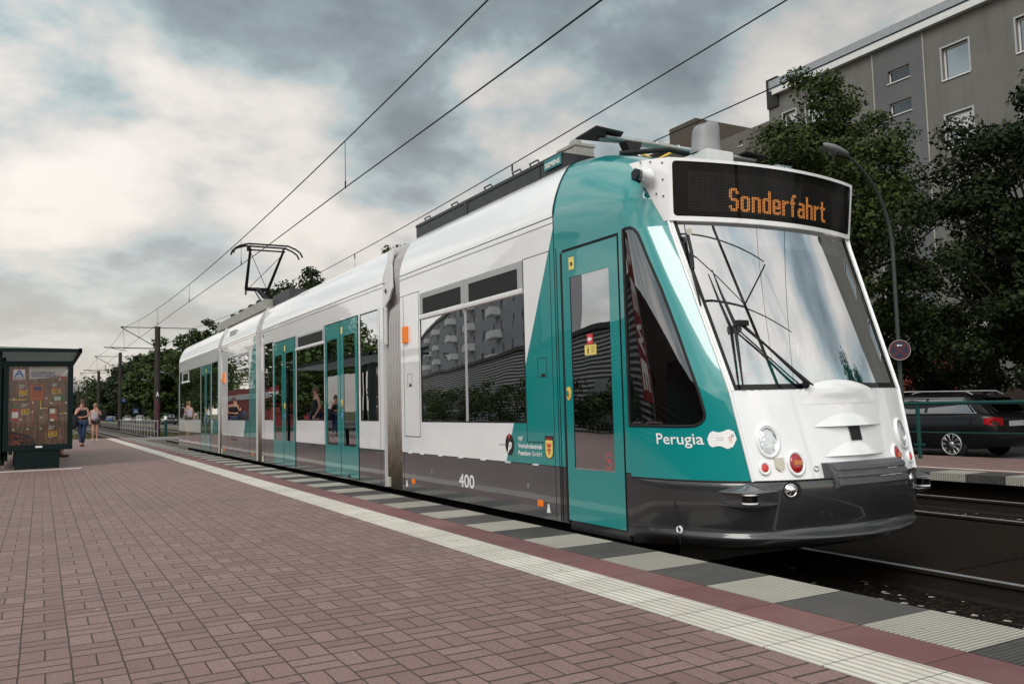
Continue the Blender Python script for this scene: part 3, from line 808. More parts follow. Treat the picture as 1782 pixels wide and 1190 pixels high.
for (a, b, zt, gz) in ((11.02, 12.545, 2.27, 2.05), (14.27, 15.775, 2.255, 2.02), (22.38, 23.885, 2.245, 2.02)):
    m_ = (a + b) / 2
    d1 = leaf(a, m_ - .012, .078, zt, a + .115, m_ - .15, .50, gz, 0); d2 = leaf(m_ + .012, b, .078, zt, m_ + .15, b - .115, .50, gz - .01, 0)
    MB().box(XS - .004, XS + .03, m_ - .011, m_ + .011, .07, zt).build('door_seal', M['rubber'], d2)
    ring_handle(d1, m_ - .06, 1.10)
    MB().disc((XS - .012, m_ - .06, .92), (0, 1, 0), (0, 0, 1), .024, .045, .006, 18).build('round_sticker', simple('blue_sticker', (.12, .25, .5), .4), d1)
    MB().box(XS - .0085, XS - .006, m_ - .10, m_ - .035, gz + .04, gz + .14).build('sticker', M['yellow'], d1)
# teal corner panels of bellows side etc are in the livery
# --- body seams, flaps and small parts on the front car
def seam(y0, y1, z0, z1, x=XS, t=.003):
    mb = MB(); mb.box(x - .0025, x + .004, y0, y1, z0, z1); return mb
for y0, y1, z0, z1 in ((8.895, 8.901, .675, 2.33), (9.358, 9.364, .68, 2.33), (8.9, 9.36, .675, .683), (8.86, 9.46, 2.328, 2.333),
                       (6.034, 6.038, .05, 2.30), (6.49, 6.496, .68, 2.30), (6.036, 6.49, .68, .686), (6.036, 6.50, 2.298, 2.303), (9.40, 9.403, .05, .49), (5.965, 9.46, .489, .4945)):
    MB().box(XS - .0022, XS + .004, y0, y1, z0, z1).build('panel_seam', M['rubber'], tram)
for y0, y1 in ((10.05, 11.0), (12.56, 14.25), (15.79, 16.75)): MB().box(XS - .0022, XS + .004, y0, y1, .489, .4945).build('panel_seam', M['rubber'], tram)
for y in (10.18, 12.60, 14.22, 16.56): MB().box(XS - .0022, XS + .004, y - .002, y + .002, .05, 2.30).build('panel_seam', M['rubber'], tram)
for y0, y1 in ((17.25, 20.93), (21.36, 22.36), (23.9, 28)): MB().box(XS - .0022, XS + .004, y0, y1, .489, .4945).build('panel_seam', M['rubber'], tram)
for y in (17.86, 20.24, 24.0, 27.2): MB().box(XS - .0022, XS + .004, y - .002, y + .002, .05, .85).build('panel_seam', M['rubber'], tram)
for y in (6.35, 6.85, 7.35, 7.85, 8.35, 8.85, 9.2): MB().bbox(XS - .012, XS + .002, y - .045, y + .045, .482, .497, .003).build('skirt_clip', M['frame_white'], tram)
MB().bbox(XS - .035, XS + .002, 9.21, 9.335, 1.765, 1.965, .01).build('side_indicator', M['orange'], tram)
MB().bbox(XS - .035, XS + .002, 20.55, 20.68, 1.70, 1.95, .01).build('side_indicator', M['orange'], tram)
for y in (9.12, 6.29, 17.55, 20.6): MB().bbox(XS - .008, XS + .002, y - .045, y + .045, .14, .195, .004).build('side_reflector', M['orange'], tram)
for (a, b, c, d) in ((9.115, 9.255, 1.255, 1.405), (6.13, 6.28, 1.24, 1.407)):
    mb = MB(); g = .004
    for q in ((a, b, c, c + g), (a, b, d - g, d), (a, a + g, c, d), (b - g, b, c, d)): mb.box(XS - .002, XS + .003, *q)
    mb.box(XS - .002, XS + .003, a + .03, a + .09, c + .005, c + .03)
    mb.build('service_flap', M['rubber'], tram)
MB().disc((XS - .001, 9.19, 1.30), (0, 1, 0), (0, 0, 1), .012, .012, .006, 12).build('flap_lock', M['alu'], tram)
for y, z in ((6.50, .30), (9.0 - .4, .31)): MB().disc((XS - .001, y, z), (0, 1, 0), (0, 0, 1), .016, .022, .004, 16).build('screw_plug', M['alu'], tram)
for y in (6.16, 9.32): MB().prism([(XS - .002, y - .03, .10), (XS - .002, y + .03, .10), (XS - .002, y + .012, .15), (XS - .002, y + .012, .17), (XS - .002, y - .012, .17), (XS - .002, y - .012, .15)], (-.002, 0, 0)).build('jack_mark', M['whitepaint'], tram)
sfn = lambda y0, z0: (lambda u, v: (XS - .0025, y0 - u, z0 + v))
mb = MB(); text_on(mb, '400', sfn(7.905, .195), .35, .135, .015); mb.build('fleet_number', M['whitepaint'], tram)
mb = MB(); text_on(mb, 'ViP', sfn(6.655, .688), .082, .04, .022); mb.build('operator_name', M['whitepaint'], tram)
mb = MB(); text_on(mb, 'Verkehrsbetrieb', sfn(6.655, .625), .41, .043, .022); mb.build('operator_name', M['whitepaint'], tram)
mb = MB(); text_on(mb, 'Potsdam', sfn(6.655, .563), .215, .041, .022); text_on(mb, 'GmbH', sfn(6.415, .563), .165, .041, .0); mb.build('operator_name', M['whitepaint'], tram)
# round black emblem with white p and red tip
lg = MB().disc((XS - .0015, 6.815, .65), (0, 1, 0), (0, 0, 1), .082, .098, .0012, 32).build('operator_emblem', M['black'], tram)
mb = MB(); text_on(mb, 'p', lambda u, v: (XS - .0034, 6.845 - u - (v - .03) * .35, .575 + v), .058, .10, .05); mb.build('emblem_letter', M['whitepaint'], lg)
MB().prism([(XS - .0034, 6.84, .742), (XS - .0034, 6.79, .742), (XS - .0034, 6.815, .69)], (-.001, 0, 0)).build('emblem_tip', M['red'], lg)
MB().box(XS - .003, XS - .0015, 6.88, 7.02, .645, .649).build('emblem_line', M['black'], lg)
# city crest: black crown field over gold shield with red bird
cp = [(6.19, .735), (6.06, .735), (6.06, .60)] + [(6.125 + .065 * math.cos(a), .60 + .045 * math.sin(a)) for a in np.linspace(0, -math.pi, 9)] + [(6.19, .60)]
cp = [(6.193, .742), (6.057, .742), (6.057, .60)] + [(6.125 - .068 * math.cos(a), .60 - .05 * math.sin(a)) for a in np.linspace(0, math.pi, 9)] + [(6.193, .60)]
cr = MB().prism([(XS - .0015, y, z) for y, z in cp], (-.001, 0, 0)).build('city_crest', M['black'], tram)
MB().prism([(XS - .003, (y - 6.125) * .84 + 6.125, min(z, .705) if z > .7 else (z - .62) * .92 + .62) for y, z in cp], (-.001, 0, 0)).build('crest_shield', M['yellow'], cr)
mb = MB()
for s_ in (-1, 1):
    mb.prism([(XS - .0045, 6.125 + s_ * a, b) for a, b in ((.004, .64), (.035, .655), (.045, .69), (.03, .672), (.018, .675), (.006, .665))], (-.0005, 0, 0))
    mb.prism([(XS - .0045, 6.125 + s_ * a, b) for a, b in ((.0, .63), (.028, .635), (.034, .61), (.02, .622), (.008, .612), (.014, .585), (.0, .595))], (-.0005, 0, 0))
mb.box(XS - .005, XS - .0045, 6.119, 6.131, .585, .69)
for k in range(5): mb.prism([(XS - .0045, 6.165 - k * .02 + a, b) for a, b in ((.006, .713), (-.006, .713), (0, .732))], (-.0005, 0, 0))
mb.build('crest_charge', M['red'], cr)
# --- front door (single leaf) with pillars
mb = MB()
for a, b in ((5.03, 5.06), (5.845, 5.965)):
    mb.box(XS, XS + .03, a, b, .495, 2.27)
mb.build('door_pillar', M['teal'], tram)
mb = MB(); mb.box(XS, XS + .03, 5.0, 5.06, .045, .49).box(XS, XS + .03, 5.845, 5.965, .045, .49).box(XS + .012, XS + .04, 5.06, 5.845, .0, .066)
mb.build('door_sill', M['grey'], tram)
MB().box(XS - .002, XS + .03, 5.0, 5.03, .495, 2.27).build('door_post', M['teal'], tram)
MB().box(XS - .004, XS + .035, 5.84, 5.872, .06, 2.25).box(XS - .003, XS + .03, 5.93, 5.938, .06, 2.3).box(XS - .003, XS + .03, 5.963, 5.969, .05, 2.6).build('door_rubber', M['rubber'], tram)
fd = leaf(5.072, 5.835, .075, 2.245, 5.19, 5.73, .495, 2.03, 0)
MB().box(XS + .001, XS + .02, 5.062, 5.846, 2.246, 2.262).box(XS + .001, XS + .02, 5.060, 5.068, .07, 2.25).build('door_gap', M['rubber'], fd)
MB().box(XS - .007, XS - .002, 5.19, 5.73, .488, .496).build('glass_bead', M['alu'], fd)
ring_handle(fd, 5.788, 1.09, 1.05)
MB().box(XS - .0085, XS - .006, 5.658, 5.732, 2.09, 2.19).build('yellow_sticker', M['yellow'], fd)
MB().box(XS - .009, XS - .0085, 5.68, 5.71, 2.12, 2.15).build('sticker_print', M['black'], fd)
MB().box(XS - .004, XS - .0015, 5.434, 5.51, 1.465, 1.547).build('red_sticker', M['red'], fd)
MB().prism([(XS - .0042, 5.503, 1.506), (XS - .0042, 5.472, 1.53), (XS - .0042, 5.472, 1.515), (XS - .0042, 5.443, 1.515), (XS - .0042, 5.443, 1.497), (XS - .0042, 5.472, 1.497), (XS - .0042, 5.472, 1.482)], (-.0005, 0, 0)).build('arrow_print', M['whitepaint'], fd)
MB().box(XS - .004, XS - .0015, 5.39, 5.544, 1.382, 1.462).build('yellow_notice', M['yellow'], fd)
mb = MB()
mb.disc((XS - .0042, 5.497, 1.447), (0, 1, 0), (0, 0, 1), .006, .007, .0005, 10)
mb.prism([(XS - .0042, 5.497 + a, b) for a, b in ((.004, 1.438), (.012, 1.42), (.006, 1.415), (.014, 1.392), (.006, 1.392), (-.002, 1.41), (-.008, 1.39), (-.015, 1.39), (-.006, 1.415), (-.01, 1.425), (-.003, 1.438))], (-.0005, 0, 0))
for k in range(4): mb.box(XS - .0047, XS - .0042, 5.405, 5.455, 1.447 - k * .015, 1.450 - k * .015)
mb.build('notice_print', M['black'], fd)
mb = MB(); text_on(mb, 'VBB', lambda u, v: (XS - .0025, 5.304 - u, .553 + v), .062, .03, .01)
for k in range(14):
    if k in (0, 6, 7, 13): continue
    a = k / 14 * 2 * math.pi; mb.prism([(XS - .0025, 5.273 + r_ * math.cos(a + da), .568 + r_ * 1.25 * math.sin(a + da)) for r_, da in ((.043, -.15), (.051, -.15), (.051, .15), (.043, .15))], (-.0005, 0, 0))
mb.build('round_print', M['pink'], fd)
MB().tube([(XS + .10, 5.2, .95), (XS + .10, 5.72, .95)], .014, 8).build('inner_rail', M['alu'], fd)

# --- cab: upper cap (teal), curved flank, front face
NZ = [(0, 0.), (0, .18), (0, .364), (.012, .45), (.035, .55), (.07, .659), (.11, .75), (.16, .84), (.22, .90), (.30, .943), (.42, .972), (.75, .995), (1.15, 1.)]
def ztop(y): return float(np.interp(y, [4.6, 4.70, 4.9, 5.1, 5.3, 5.6, 5.965], [2.755, 2.765, 2.82, 2.905, 2.99, 3.09, 3.15]))
rows = []
stations = [(5.962, None)] + [(y, None) for y in (5.9, 5.8, 5.7, 5.6, 5.5, 5.4, 5.3, 5.2, 5.1)] + [(None, t / 14) for t in range(0, 15)]
for y, t in stations:
    row = []
    for ins, nz in NZ:
        if t is None: hw, yy = HW, y
        else:
            p = side(t, 2.27 + nz * .2); hw, yy = XC - p.x, p.y
        zt = ztop(yy); z = 2.27 + nz * (zt - 2.27)
        if t is not None: p = side(t, min(z, 2.75)); hw, yy = XC - p.x, p.y
        k = min(ins, hw) if ins < 1 else hw
        if t is not None:   # roof edge shrinks with the narrowing nose
            k = min(k, hw)
        row.append((XC - hw + k, yy, z))
    rows.append([Vector(p) for p in row] + [Vector((2 * XC - p[0], p[1], p[2])) for p in row[::-1][1:]])
MB().grid(rows, 0, True).build('cab_roof', M['teal'], tram)
MB().tube([(XS + i - .002, 5.963, z + .002) for i, z in ROOF[:-1]], .006, 6).build('cap_joint', M['rubber'], tram)
# flank with side window opening
def bez_poly(z0, z1): return [(0., z0), (1., z0), (1., z1), (0., z1)]
win = [(.002, 2.279), (.002, .838), (.50, .832), (.629, .834), (.684, .852), (.722, .88), (.735, .914), (.733, .947), (.70, 1.20), (.661, 1.475), (.625, 1.64), (.581, 1.809), (.52, 1.94), (.456, 2.061), (.41, 2.15), (.354, 2.228), (.28, 2.268), (.196, 2.285), (.1, 2.285)]
SC = .9   # t units vs metres
for sgn in (-1, 1):
    mb = MB()
    patch(mb, bez_poly(.467, 2.30), [win], lambda t, z: side(max(0, min(1, t)), z, 0, sgn), .07)
    mb.build('cab_flank', M['teal'], tram, recalc=False)
    mb = MB(); patch(mb, win, [], lambda t, z: side(max(0, min(1, t)), z, -.006, sgn), .07); p_ = mb.build('cab_side_window', M['glass_cab'], tram)
    gk = MB(); pts = [side(max(0, min(1, t)), z, .001, sgn) for t, z in densify(win, .04)]
    gk.tube(pts + [pts[0]], .010, 6); gk.build('window_gasket', M['rubber'], p_)
mb = MB(); text_on(mb, 'Perugia', lambda u, v: side(t_of_y(4.735 - u, .73), .685 + v, .003), .345, .10, .008); mb.build('tram_name', M['whitepaint'], tram)
# pale sole-shaped sticker
def soft_outline(n=48):
    out = []
    for k in range(n):
        a = 2 * math.pi * k / n; u_ = -math.cos(a)          # -1 left .. 1 right
        hgt = float(np.interp(u_, [-1, -.85, -.6, -.2, .1, .45, .8, 1], [.0, .040, .054, .044, .050, .066, .050, .0]))
        out.append((4.292 - .078 * u_, .745 + hgt * (1 if math.sin(a) > 0 else -1)))
    return out
so_ = [(t_of_y(y, z), z) for y, z in soft_outline()]
mb = MB(); patch(mb, so_, [], lambda t, z: side(min(1, t), z, .004), .03); stk = mb.build('sole_sticker', M['whitepaint'], tram)
mb = MB()
for k, (a, b) in enumerate(((4.32, 4.275), (4.32, 4.28))):
    mb.add([side(t_of_y(a, .74), .752 - k * .014, .005), side(t_of_y(b, .74), .752 - k * .014, .005), side(t_of_y(b, .74), .755 - k * .014, .005), side(t_of_y(a, .74), .755 - k * .014, .005)], [(0, 1, 2, 3)])
mb.build('sticker_lines', M['int_grey'], stk)
for (y, z, r_, m_) in ((4.245, .75, .010, 'red'), (4.235, .768, .007, 'black'), (4.24, .73, .009, 'yellow')):
    MB().ring(side(t_of_y(y, z), z, .006), snorm(.95, z), r_, .0014, 16).build('sticker_ring', M[m_], stk)
# headlight-level white front face
def sgrid(z0, z1, nz, s0=-1., s1=1., ns=28, off=0.):
    rows = []
    for i in range(nz + 1):
        z = z0 + (z1 - z0) * i / nz; w = ip(z, WK)
        rows.append([front(XC + w * (s0 + (s1 - s0) * j / ns), z, off(s0 + (s1 - s0) * j / ns, z) if callable(off) else off) for j in range(ns + 1)])
    return rows
MB().grid(sgrid(.467, 1.066, 10), 0, True, flip=False).build('front_panel', M['white'], tram)
# trim strip along the corner edge, pillars beside windscreen
for sgn in (-1, 1):
    pts = [side(1, z, .004, sgn) for z in np.linspace(.467, 2.72, 24)]
    MB().tube(pts, .011, 8).build('corner_trim', M['white'], tram)
    a, b = (-1., -.965) if sgn < 0 else (.935, 1.)
    MB().grid(sgrid(1.066, 2.32, 14, a, b, 4, .004), 0, True).build('windscreen_pillar', M['white'], tram)
    a, b = (-.967, -.935) if sgn < 0 else (.90, .937)
    MB().grid(sgrid(1.07, 2.31, 14, a, b, 3, .002), 0, True).build('windscreen_frit', M['black_gloss'], tram)
MB().grid(sgrid(1.068, 2.305, 16, -.937, .902, 30, -.004)).build('windscreen', M['glass_front'], tram)
MB().grid(sgrid(1.062, 1.105, 2, -.94, .91, 30, .0)).build('windscreen_base', M['black_gloss'], tram)
# bulge over the panel top
mb = MB(); rows = []
for zb_, ob_ in ((.96, .0), (.985, .004), (1.01, .010), (1.03, .017), (1.045, .020)):
    rows.append([front(4.93 + .39 * (-1 + 2 * j / 24), zb_, .0015 + ob_ * (1 - (-1 + 2 * j / 24) ** 2)) for j in range(25)])
for i in range(1, 9):
    v = i / 8; row = []
    for j in range(25):
        u = -1 + 2 * j / 24; h = (1 - u * u) ** .8
        row.append(front(4.93 + .39 * u, 1.045 + .085 * h * math.sin(v * math.pi / 2), .0015 + .020 * (1 - u * u) * math.cos(v * math.pi / 2) + .004 * v))
    rows.append(row)
mb.grid(rows)
mb.build('front_bulge', M['white'], tram)
# arched brows with black coupler slots
for xa, xb, z0, z1 in ((4.60, 5.31, .806, .893), (4.64, 5.26, .606, .697)):
    mb = MB(); rows = []
    for i in range(7):
        v = i / 6; row = []
        for j in range(25):
            u = -1 + 2 * j / 24; h = (1 - u * u)
            z = z0 + (z1 - z0) * h * v
            row.append(front((xa + xb) / 2 + (xb - xa) / 2 * u, z, .002 + .032 * h * (1 - v) ** .8))
        rows.append(row)
    mb.grid(rows)
    mb.grid([[front(p.x, z0, 0) for p in rows[0]], rows[0]])
    mb.build('coupler_brow', M['white'], tram)
for a, b, z0, z1 in ((4.925, 5.04, .705, .803), (4.905, 4.97, .612, .69)):
    mb = MB().grid([[front(a + (b - a) * j / 3, z, .006) for j in range(4)] for z in (z0, z1)]); mb.build('coupler_slot', M['rubber'], tram)
# lamps
def lamp(name, x, z, r_, mats, parent=tram, ring=None, inset=.0, vs=1.12):
    n = fnorm(x, z); c = front(x, z)
    h = MB().ring(c + n * .004, n, r_ + .008, .011, 32, 0, vs).build(name, ring or M['white'], parent)
    return h, c, n
for x in (4.231, 5.600):
    h, c, n = lamp('headlight', x, .726, .070, None, vs=1.35)
    MB().ring(c + n * .006, n, .066, .005, 32, 0, 1.35).build('lamp_rim', M['chrome'], h)
    mb = MB(); rows = []
    a = n.cross(Vector((0, 0, 1))).normalized(); b = a.cross(n)
    for i in range(7):
        rr = .064 * (1 - i / 6.); dpt = -.02 * (1 - (rr / .064) ** 2)
        rows.append([c + n * (dpt + .003) + (a * math.cos(q) + b * math.sin(q) * 1.35) * max(rr, .001) for q in [2 * math.pi * k / 24 for k in range(24)]])
    mb.grid(rows, closed=True); mb.build('reflector', M['chrome'], h)
    MB().dome(c + n * -.018, n, .02, .012, 14, 3).build('bulb', M['whitepaint'], h)
    MB().dome(c + n * .006, n, .064, .016, 28, 5, 0, 1.35).build('lens', M['glass_lamp'], h)
for x in (4.402, 5.445):
    h, c, n = lamp('tail_light', x, .572, .052, None, vs=1.28)
    MB().dome(c + n * .004, n, .051, .018, 26, 5, 0, 1.28).build('lens', M['red_lens'], h)
    a = n.cross(Vector((0, 0, 1))).normalized(); b = a.cross(n)
    MB().prism([c + n * .0225 + a * q * .032 + b * s_ for q, s_ in ((-1, -.012), (1, -.012), (1, .018), (-1, .018))], n * .003).build('turn_field', M['amber'], h)
for x in (4.172, 5.66):
    h, c, n = lamp('reflector', x, .550, .026, None)
    MB().dome(c + n * .010, n, .026, .007, 18, 3).build('reflector_lens', M['red'], h)
x, z = 4.278, .568; n = fnorm(x, z)
a = n.cross(Vector((0, 0, 1))).normalized(); b = a.cross(n); c = front(x, z)
mb = MB().prism([c + n * .002 + a * q + b * s_ for q, s_ in ((-.032, .045), (.032, .045), (.032, -.02), (.0, -.045), (-.032, -.02))], n * .012); mb.build('front_latch', M['cream'], tram)
c = front(4.55, .531); n = fnorm(4.55, .531)
MB().ring(c, n, .016, .006).build('front_screw', M['alu'], tram)
# ribbed bumper block
mb = MB(); rows = []
prof = [(.405, .0), (.405, .085), (.425, .105), (.452, .11), (.458, .098), (.470, .098), (.476, .11), (.498, .108), (.504, .095), (.516, .095), (.522, .103), (.545, .098), (.555, .08), (.566, .06), (.566, .0)]
for z, o_ in prof: rows.append([front(4.60 + .77 * j / 16 + (.02 if o_ > .07 and j == 0 else 0), z, o_ * (1. if 0 < j < 16 else .93)) for j in range(17)])
mb.grid(rows, 0, False)
for j in (0, 16): mb.add([r_[j] for r_ in rows], [tuple(range(len(rows)))])
blk = mb.build('bumper_block', simple('bumper_plastic', (.075, .077, .085), .42, var=.12, bmp=.15, bscale=120), tram)
mb = MB()
for z, a, b in ((.511, 5.10, 5.20), (.465, 5.0, 5.24)):
    x = a
    while x < b:
        l = random.uniform(.015, .04); mb.add([front(x, z + random.uniform(-.003, .004), .112), front(x + l, z + random.uniform(-.004, .004), .112), front(x + l, z + .006 + random.uniform(-.001, .004), .112), front(x, z + .005, .112)], [(0, 1, 2, 3)]); x += l
mb.build('scratches', M['greybox'], blk)

# skirt / bumper wrapping round the nose
def bump_path(z, off):
    pts = []
    wv = .845; yc = 4.13; ya = 3.915
    for k in range(0, 16):
        t = k / 15
        P0, P1, P2 = Vector((HW, 5.0)), Vector((1.125, 4.46)), Vector((wv + .015, yc + .02)); p = (1 - t) ** 2 * P0 + 2 * t * (1 - t) * P1 + t * t * P2; pts.append(p)
    for k in range(1, 15):
        s_ = 1 - k / 14; pts.append(Vector((wv * s_, ya + (yc - ya) * s_ ** 2)))
    for _ in range(3):   # soften the corner
        q = [pts[0]]
        for i in range(1, len(pts) - 1): q.append(pts[i - 1] * .25 + pts[i] * .5 + pts[i + 1] * .25)
        q.append(pts[-1]); pts = q
    full = pts + [Vector((-p.x, p.y)) for p in pts[::-1][1:]]
    out = []
    for i, p in enumerate(full):
        d = full[min(i + 1, len(full) - 1)] - full[max(i - 1, 0)]; n = Vector((-d.y, d.x)).normalized()
        if n.dot(p - Vector((0, 5.2))) < 0: n = -n
        f = min(1, (5.0 - p.y) / .35)
        o_ = off(p.x, z) * f
        q = p + n * o_
        out.append(Vector((XC - q.x, q.y, z)))
    return out
def boff(x, z):
    base = float(np.interp(z, [.0, .03, .06, .09, .105, .13, .2, .34, .44, .462, .466], [-.16, -.07, -.015, .004, .0, -.02, .0, .02, .017, .008, -.01]))
    k = max(0, 1 - abs(x) / .66) ** .45 if abs(x) < .66 else 0
    lip = float(np.interp(z, [0, .03, .06, .09, .105, .14, .2, .3], [0, .02, .045, .06, .05, -.022, -.02, 0])) * k
    return base + lip
mb = MB().grid([bump_path(z, boff) for z in (.0, .015, .03, .045, .06, .08, .092, .105, .118, .135, .16, .2, .26, .32, .38, .42, .445, .458, .463, .466)], 0, True)
bmp = mb.build('nose_skirt', M['grey'], tram)
# seam line and black joint above the skirt
pl = bump_path(.4665, lambda x, z: .003)
MB().tube(pl, .006, 6).build('skirt_joint', M['rubber'], tram)
ys_ = [side(t_of_y(4.60 - .05 * k / 8, .3), .46 - .42 * k / 8, .004) for k in range(9)]
MB().tube([Vector((v.x - .014 * math.sin(min(1, i / 4) * 1.5), v.y, v.z)) for i, v in enumerate(ys_)], .003, 6).build('skirt_seam', M['rubber'], tram)
M['fin'] = paint('fin_grey', (.085, .088, .095), dirt=.05, rough=.2)
# side marker lamps with pointed fins
def bsurf(y, z, sgn=-1):
    p = bump_path(z, boff); best = min((q for q in p if q.x < XC), key=lambda q: abs(q.y - y))
    # interpolate
    L = [q for q in p if q.x < XC]
    for i in range(len(L) - 1):
        if (L[i].y - y) * (L[i + 1].y - y) <= 0 and L[i].y != L[i + 1].y:
            k = (y - L[i].y) / (L[i + 1].y - L[i].y); best = L[i].lerp(L[i + 1], k); break
    return best if sgn < 0 else Vector((2 * XC - best.x, best.y, best.z))
for sgn in (-1, 1):
    P = bump_path(.36, boff)
    L = [q for q in P if q.x < XC]
    # arc-length param around the corner
    idx = min(range(len(L)), key=lambda i: (L[i] - Vector((4.075, 4.135, .36))).length)
    mid = L[idx]; tan = (L[idx + 1] - L[idx - 1]).normalized(); n = Vector((tan.y, -tan.x, 0)).normalized()
    if n.x > 0: n = -n
    fl = (lambda v: Vector((2 * XC - v.x, v.y, v.z))) if sgn > 0 else (lambda v: v)
    ind = None
    for zc, up in ((.402, 1), (.325, -1)):
        m_ = MB()
        tip0, tip1, out_ = mid - tan * .19, mid + tan * .19, mid + n * .085
        top = mid + n * -.01
        A_ = [Vector((q.x, q.y, zc)) for q in (tip0 - n * .02, out_ - tan * .05, out_ + tan * .05, tip1 - n * .02, mid - n * .04)]
        B_ = [Vector((q.x, q.y, zc + up * h)) for q, h in ((tip0 - n * .02, .006), (out_ - tan * .05 - n * .01, .012), (out_ + tan * .05 - n * .01, .012), (tip1 - n * .02, .006), (mid - n * .04, .012))]
        apex = Vector((mid.x, mid.y, zc + up * .055)) - n * .005
        v = [fl(q) for q in A_ + B_ + [apex]]
        f = [(0, 1, 2, 3, 4), (0, 5, 6, 1), (1, 6, 7, 2), (2, 7, 8, 3), (3, 8, 9, 4), (4, 9, 5, 0), (5, 10, 6), (6, 10, 7), (7, 10, 8), (8, 10, 9), (9, 10, 5)]
        m_.add(v, f); o = m_.build('marker_fin', M['fin'], tram, recalc=True)
    c = fl(mid + n * .035)
    lampb = MB().tube([(c.x, c.y, .328), (c.x, c.y, .400)], .05, 20).build('marker_lamp', M['black_gloss'], tram)
    MB().tube([(c.x, c.y, .330), (c.x, c.y, .340)], .0515, 20).tube([(c.x, c.y, .386), (c.x, c.y, .396)], .0515, 20).build('lamp_band', M['whitepaint'], lampb)
    # fog lamp
    q = Vector((4.278, 0, .405)); L2 = bump_path(.405, boff); k = min(range(len(L2)), key=lambda i: abs(L2[i].x - q.x) if L2[i].y < 4.3 else 9)
    c = L2[k]; tn = (L2[k + 1] - L2[k - 1]).normalized(); n2 = Vector((tn.y, -tn.x, 0)).normalized(); n2 = -n2 if n2.y > 0 else n2
    a = tn; b = Vector((0, 0, 1))
    if sgn > 0: c = fl(c); n2 = Vector((-n2.x, n2.y, 0)); a = Vector((-a.x, a.y, 0))
    fo = MB().disc(c + n2 * .002 + a * .012 * 1, a, b, .062, .060, .002, 26).build('fog_lamp', M['rubber'], tram)
    for p_ in fo.data.polygons: pass
    MB().ring(c + n2 * .004, n2, .040, .006, 24).build('lamp_rim', M['chrome'], fo)
    MB().dome(c + n2 * .003, n2, .038, .014, 20, 4).build('lens', M['chrome'], fo)
c = bsurf(4.60 - .02, .12); MB().ring(Vector((c.x - .004, c.y, .13)), (-1, -.2, 0), .020, .008, 20).build('jack_ring', M['whitepaint'], tram)
c = bsurf(4.22, .2); MB().box(c.x - .006, c.x + .03, 4.27, 4.36, .15, .22).build('dark_reflector', simple('brown_reflector', (.03, .014, .008), .4), tram)

# --- display head
def hoff(s_, z): return .028
frame_outer = [(-1., 2.305), (1., 2.305), (1., 2.758), (-1., 2.758)]
hole = round_poly([(-.972, 2.338), (.965, 2.338), (.965, 2.735), (-.972, 2.735)], .035, 5)
fmap = lambda off: (lambda s_, z: front(XC + ip(z, WK) * s_, z, off))
mb = MB(); patch(mb, frame_outer, [hole], fmap(.028), .07)
head = mb.build('display_housing', M['white'], tram)
mb = MB(); pts = densify(hole, .05)
A_ = [fmap(.028)(*p) for p in pts]; B_ = [fmap(.012)(*p) for p in pts]
mb.grid([A_, B_], 0, False, closed=True); mb.build('display_rebate', M['rubber'], head)
mb = MB(); patch(mb, hole, [], fmap(.010), .06); mb.build('display_backing', M['leddim'], head)
gg = glass_mat('display_glass', (.9, .9, .9), .012, .02)
mb = MB(); patch(mb, hole, [], fmap(.016), .06); mb.build('display_glass', gg, head)
# housing underside lip, side cheeks and lid
mb = MB()
mb.grid([[front(XC + ip(2.305, WK) * s_, 2.305, .028) for s_ in np.linspace(-1, 1, 25)], [front(XC + ip(2.305, WK) * s_, 2.300, -.03) for s_ in np.linspace(-1, 1, 25)]])
for sgn in (-1, 1):
    rows = []
    for i in range(9):
        z = 2.305 + (2.758 - 2.305) * i / 8; tb = float(np.interp(z, [2.305, 2.45, 2.62, 2.758], [.93, .72, .50, .22]))
        row = [front(XC + sgn * ip(z, WK), z, .028)] + [side(1 - (1 - tb) * k / 6, min(z, 2.755), .022 - .016 * (k / 6), sgn) for k in range(0, 7)]
        rows.append(row)
    mb.grid(rows)
zr = []
for k in range(7):
    v = k / 6; row = []
    for j in range(25):
        s_ = -1 + 2 * j / 24
        p = front(XC + .977 * s_, 2.758, .028); q = Vector((XC + .98 * s_ * (1 - .02 * v), 5.15, 2.93))
        r_ = p.lerp(q, v); r_.z = 2.758 + .012 * math.sin(min(1, v * 3) * 1.57) + .13 * max(0, v - .2) * (1 - s_ * s_ * .7); row.append(r_)
    zr.append(row)
mb.grid(zr); mb.build('housing_cheeks', M['white'], head)
mb = MB()
for (t, z) in ((.93, 2.72), (.7, 2.735), (.5, 2.74), (.93, 2.60), (.93, 2.48), (.80, 2.50)):
    c = side(t, z, .024); mb.dome(c, snorm(t, z), .007, .005, 8, 2)
mb.build('rivets', M['dark_metal'], head)
# LED text
def rects(s): return [tuple(int(x) for x in r_.split()) for r_ in s.split(',')]
GL = {'S': (6, rects('1 4 14 15,0 1 9 14,1 4 7 8,4 5 2 7,1 4 0 1,0 1 2 3,4 5 12 13')), 'o': (6, rects('1 4 0 1,1 4 9 10,0 1 1 9,4 5 1 9')),
      'n': (6, rects('0 1 0 10,1 4 9 10,4 5 0 9')), 'd': (6, rects('4 5 0 15,1 4 0 1,1 4 9 10,0 1 1 9')),
      'e': (6, rects('1 4 0 1,0 1 1 9,1 4 9 10,4 5 5 9,1 5 4 5,5 5 1 2')), 'r': (5, rects('0 1 0 10,2 2 8 9,3 4 9 10')),
      'f': (5, rects('1 2 0 13,2 4 14 15,0 3 9 10')), 'a': (6, rects('1 4 9 10,4 5 0 9,1 4 5 6,0 1 1 5,1 4 0 1')),
      'h': (6, rects('0 1 0 15,1 4 9 10,4 5 0 9')), 't': (5, rects('1 2 1 14,0 4 9 10,2 4 0 1'))}
dots = set(); cx = 0
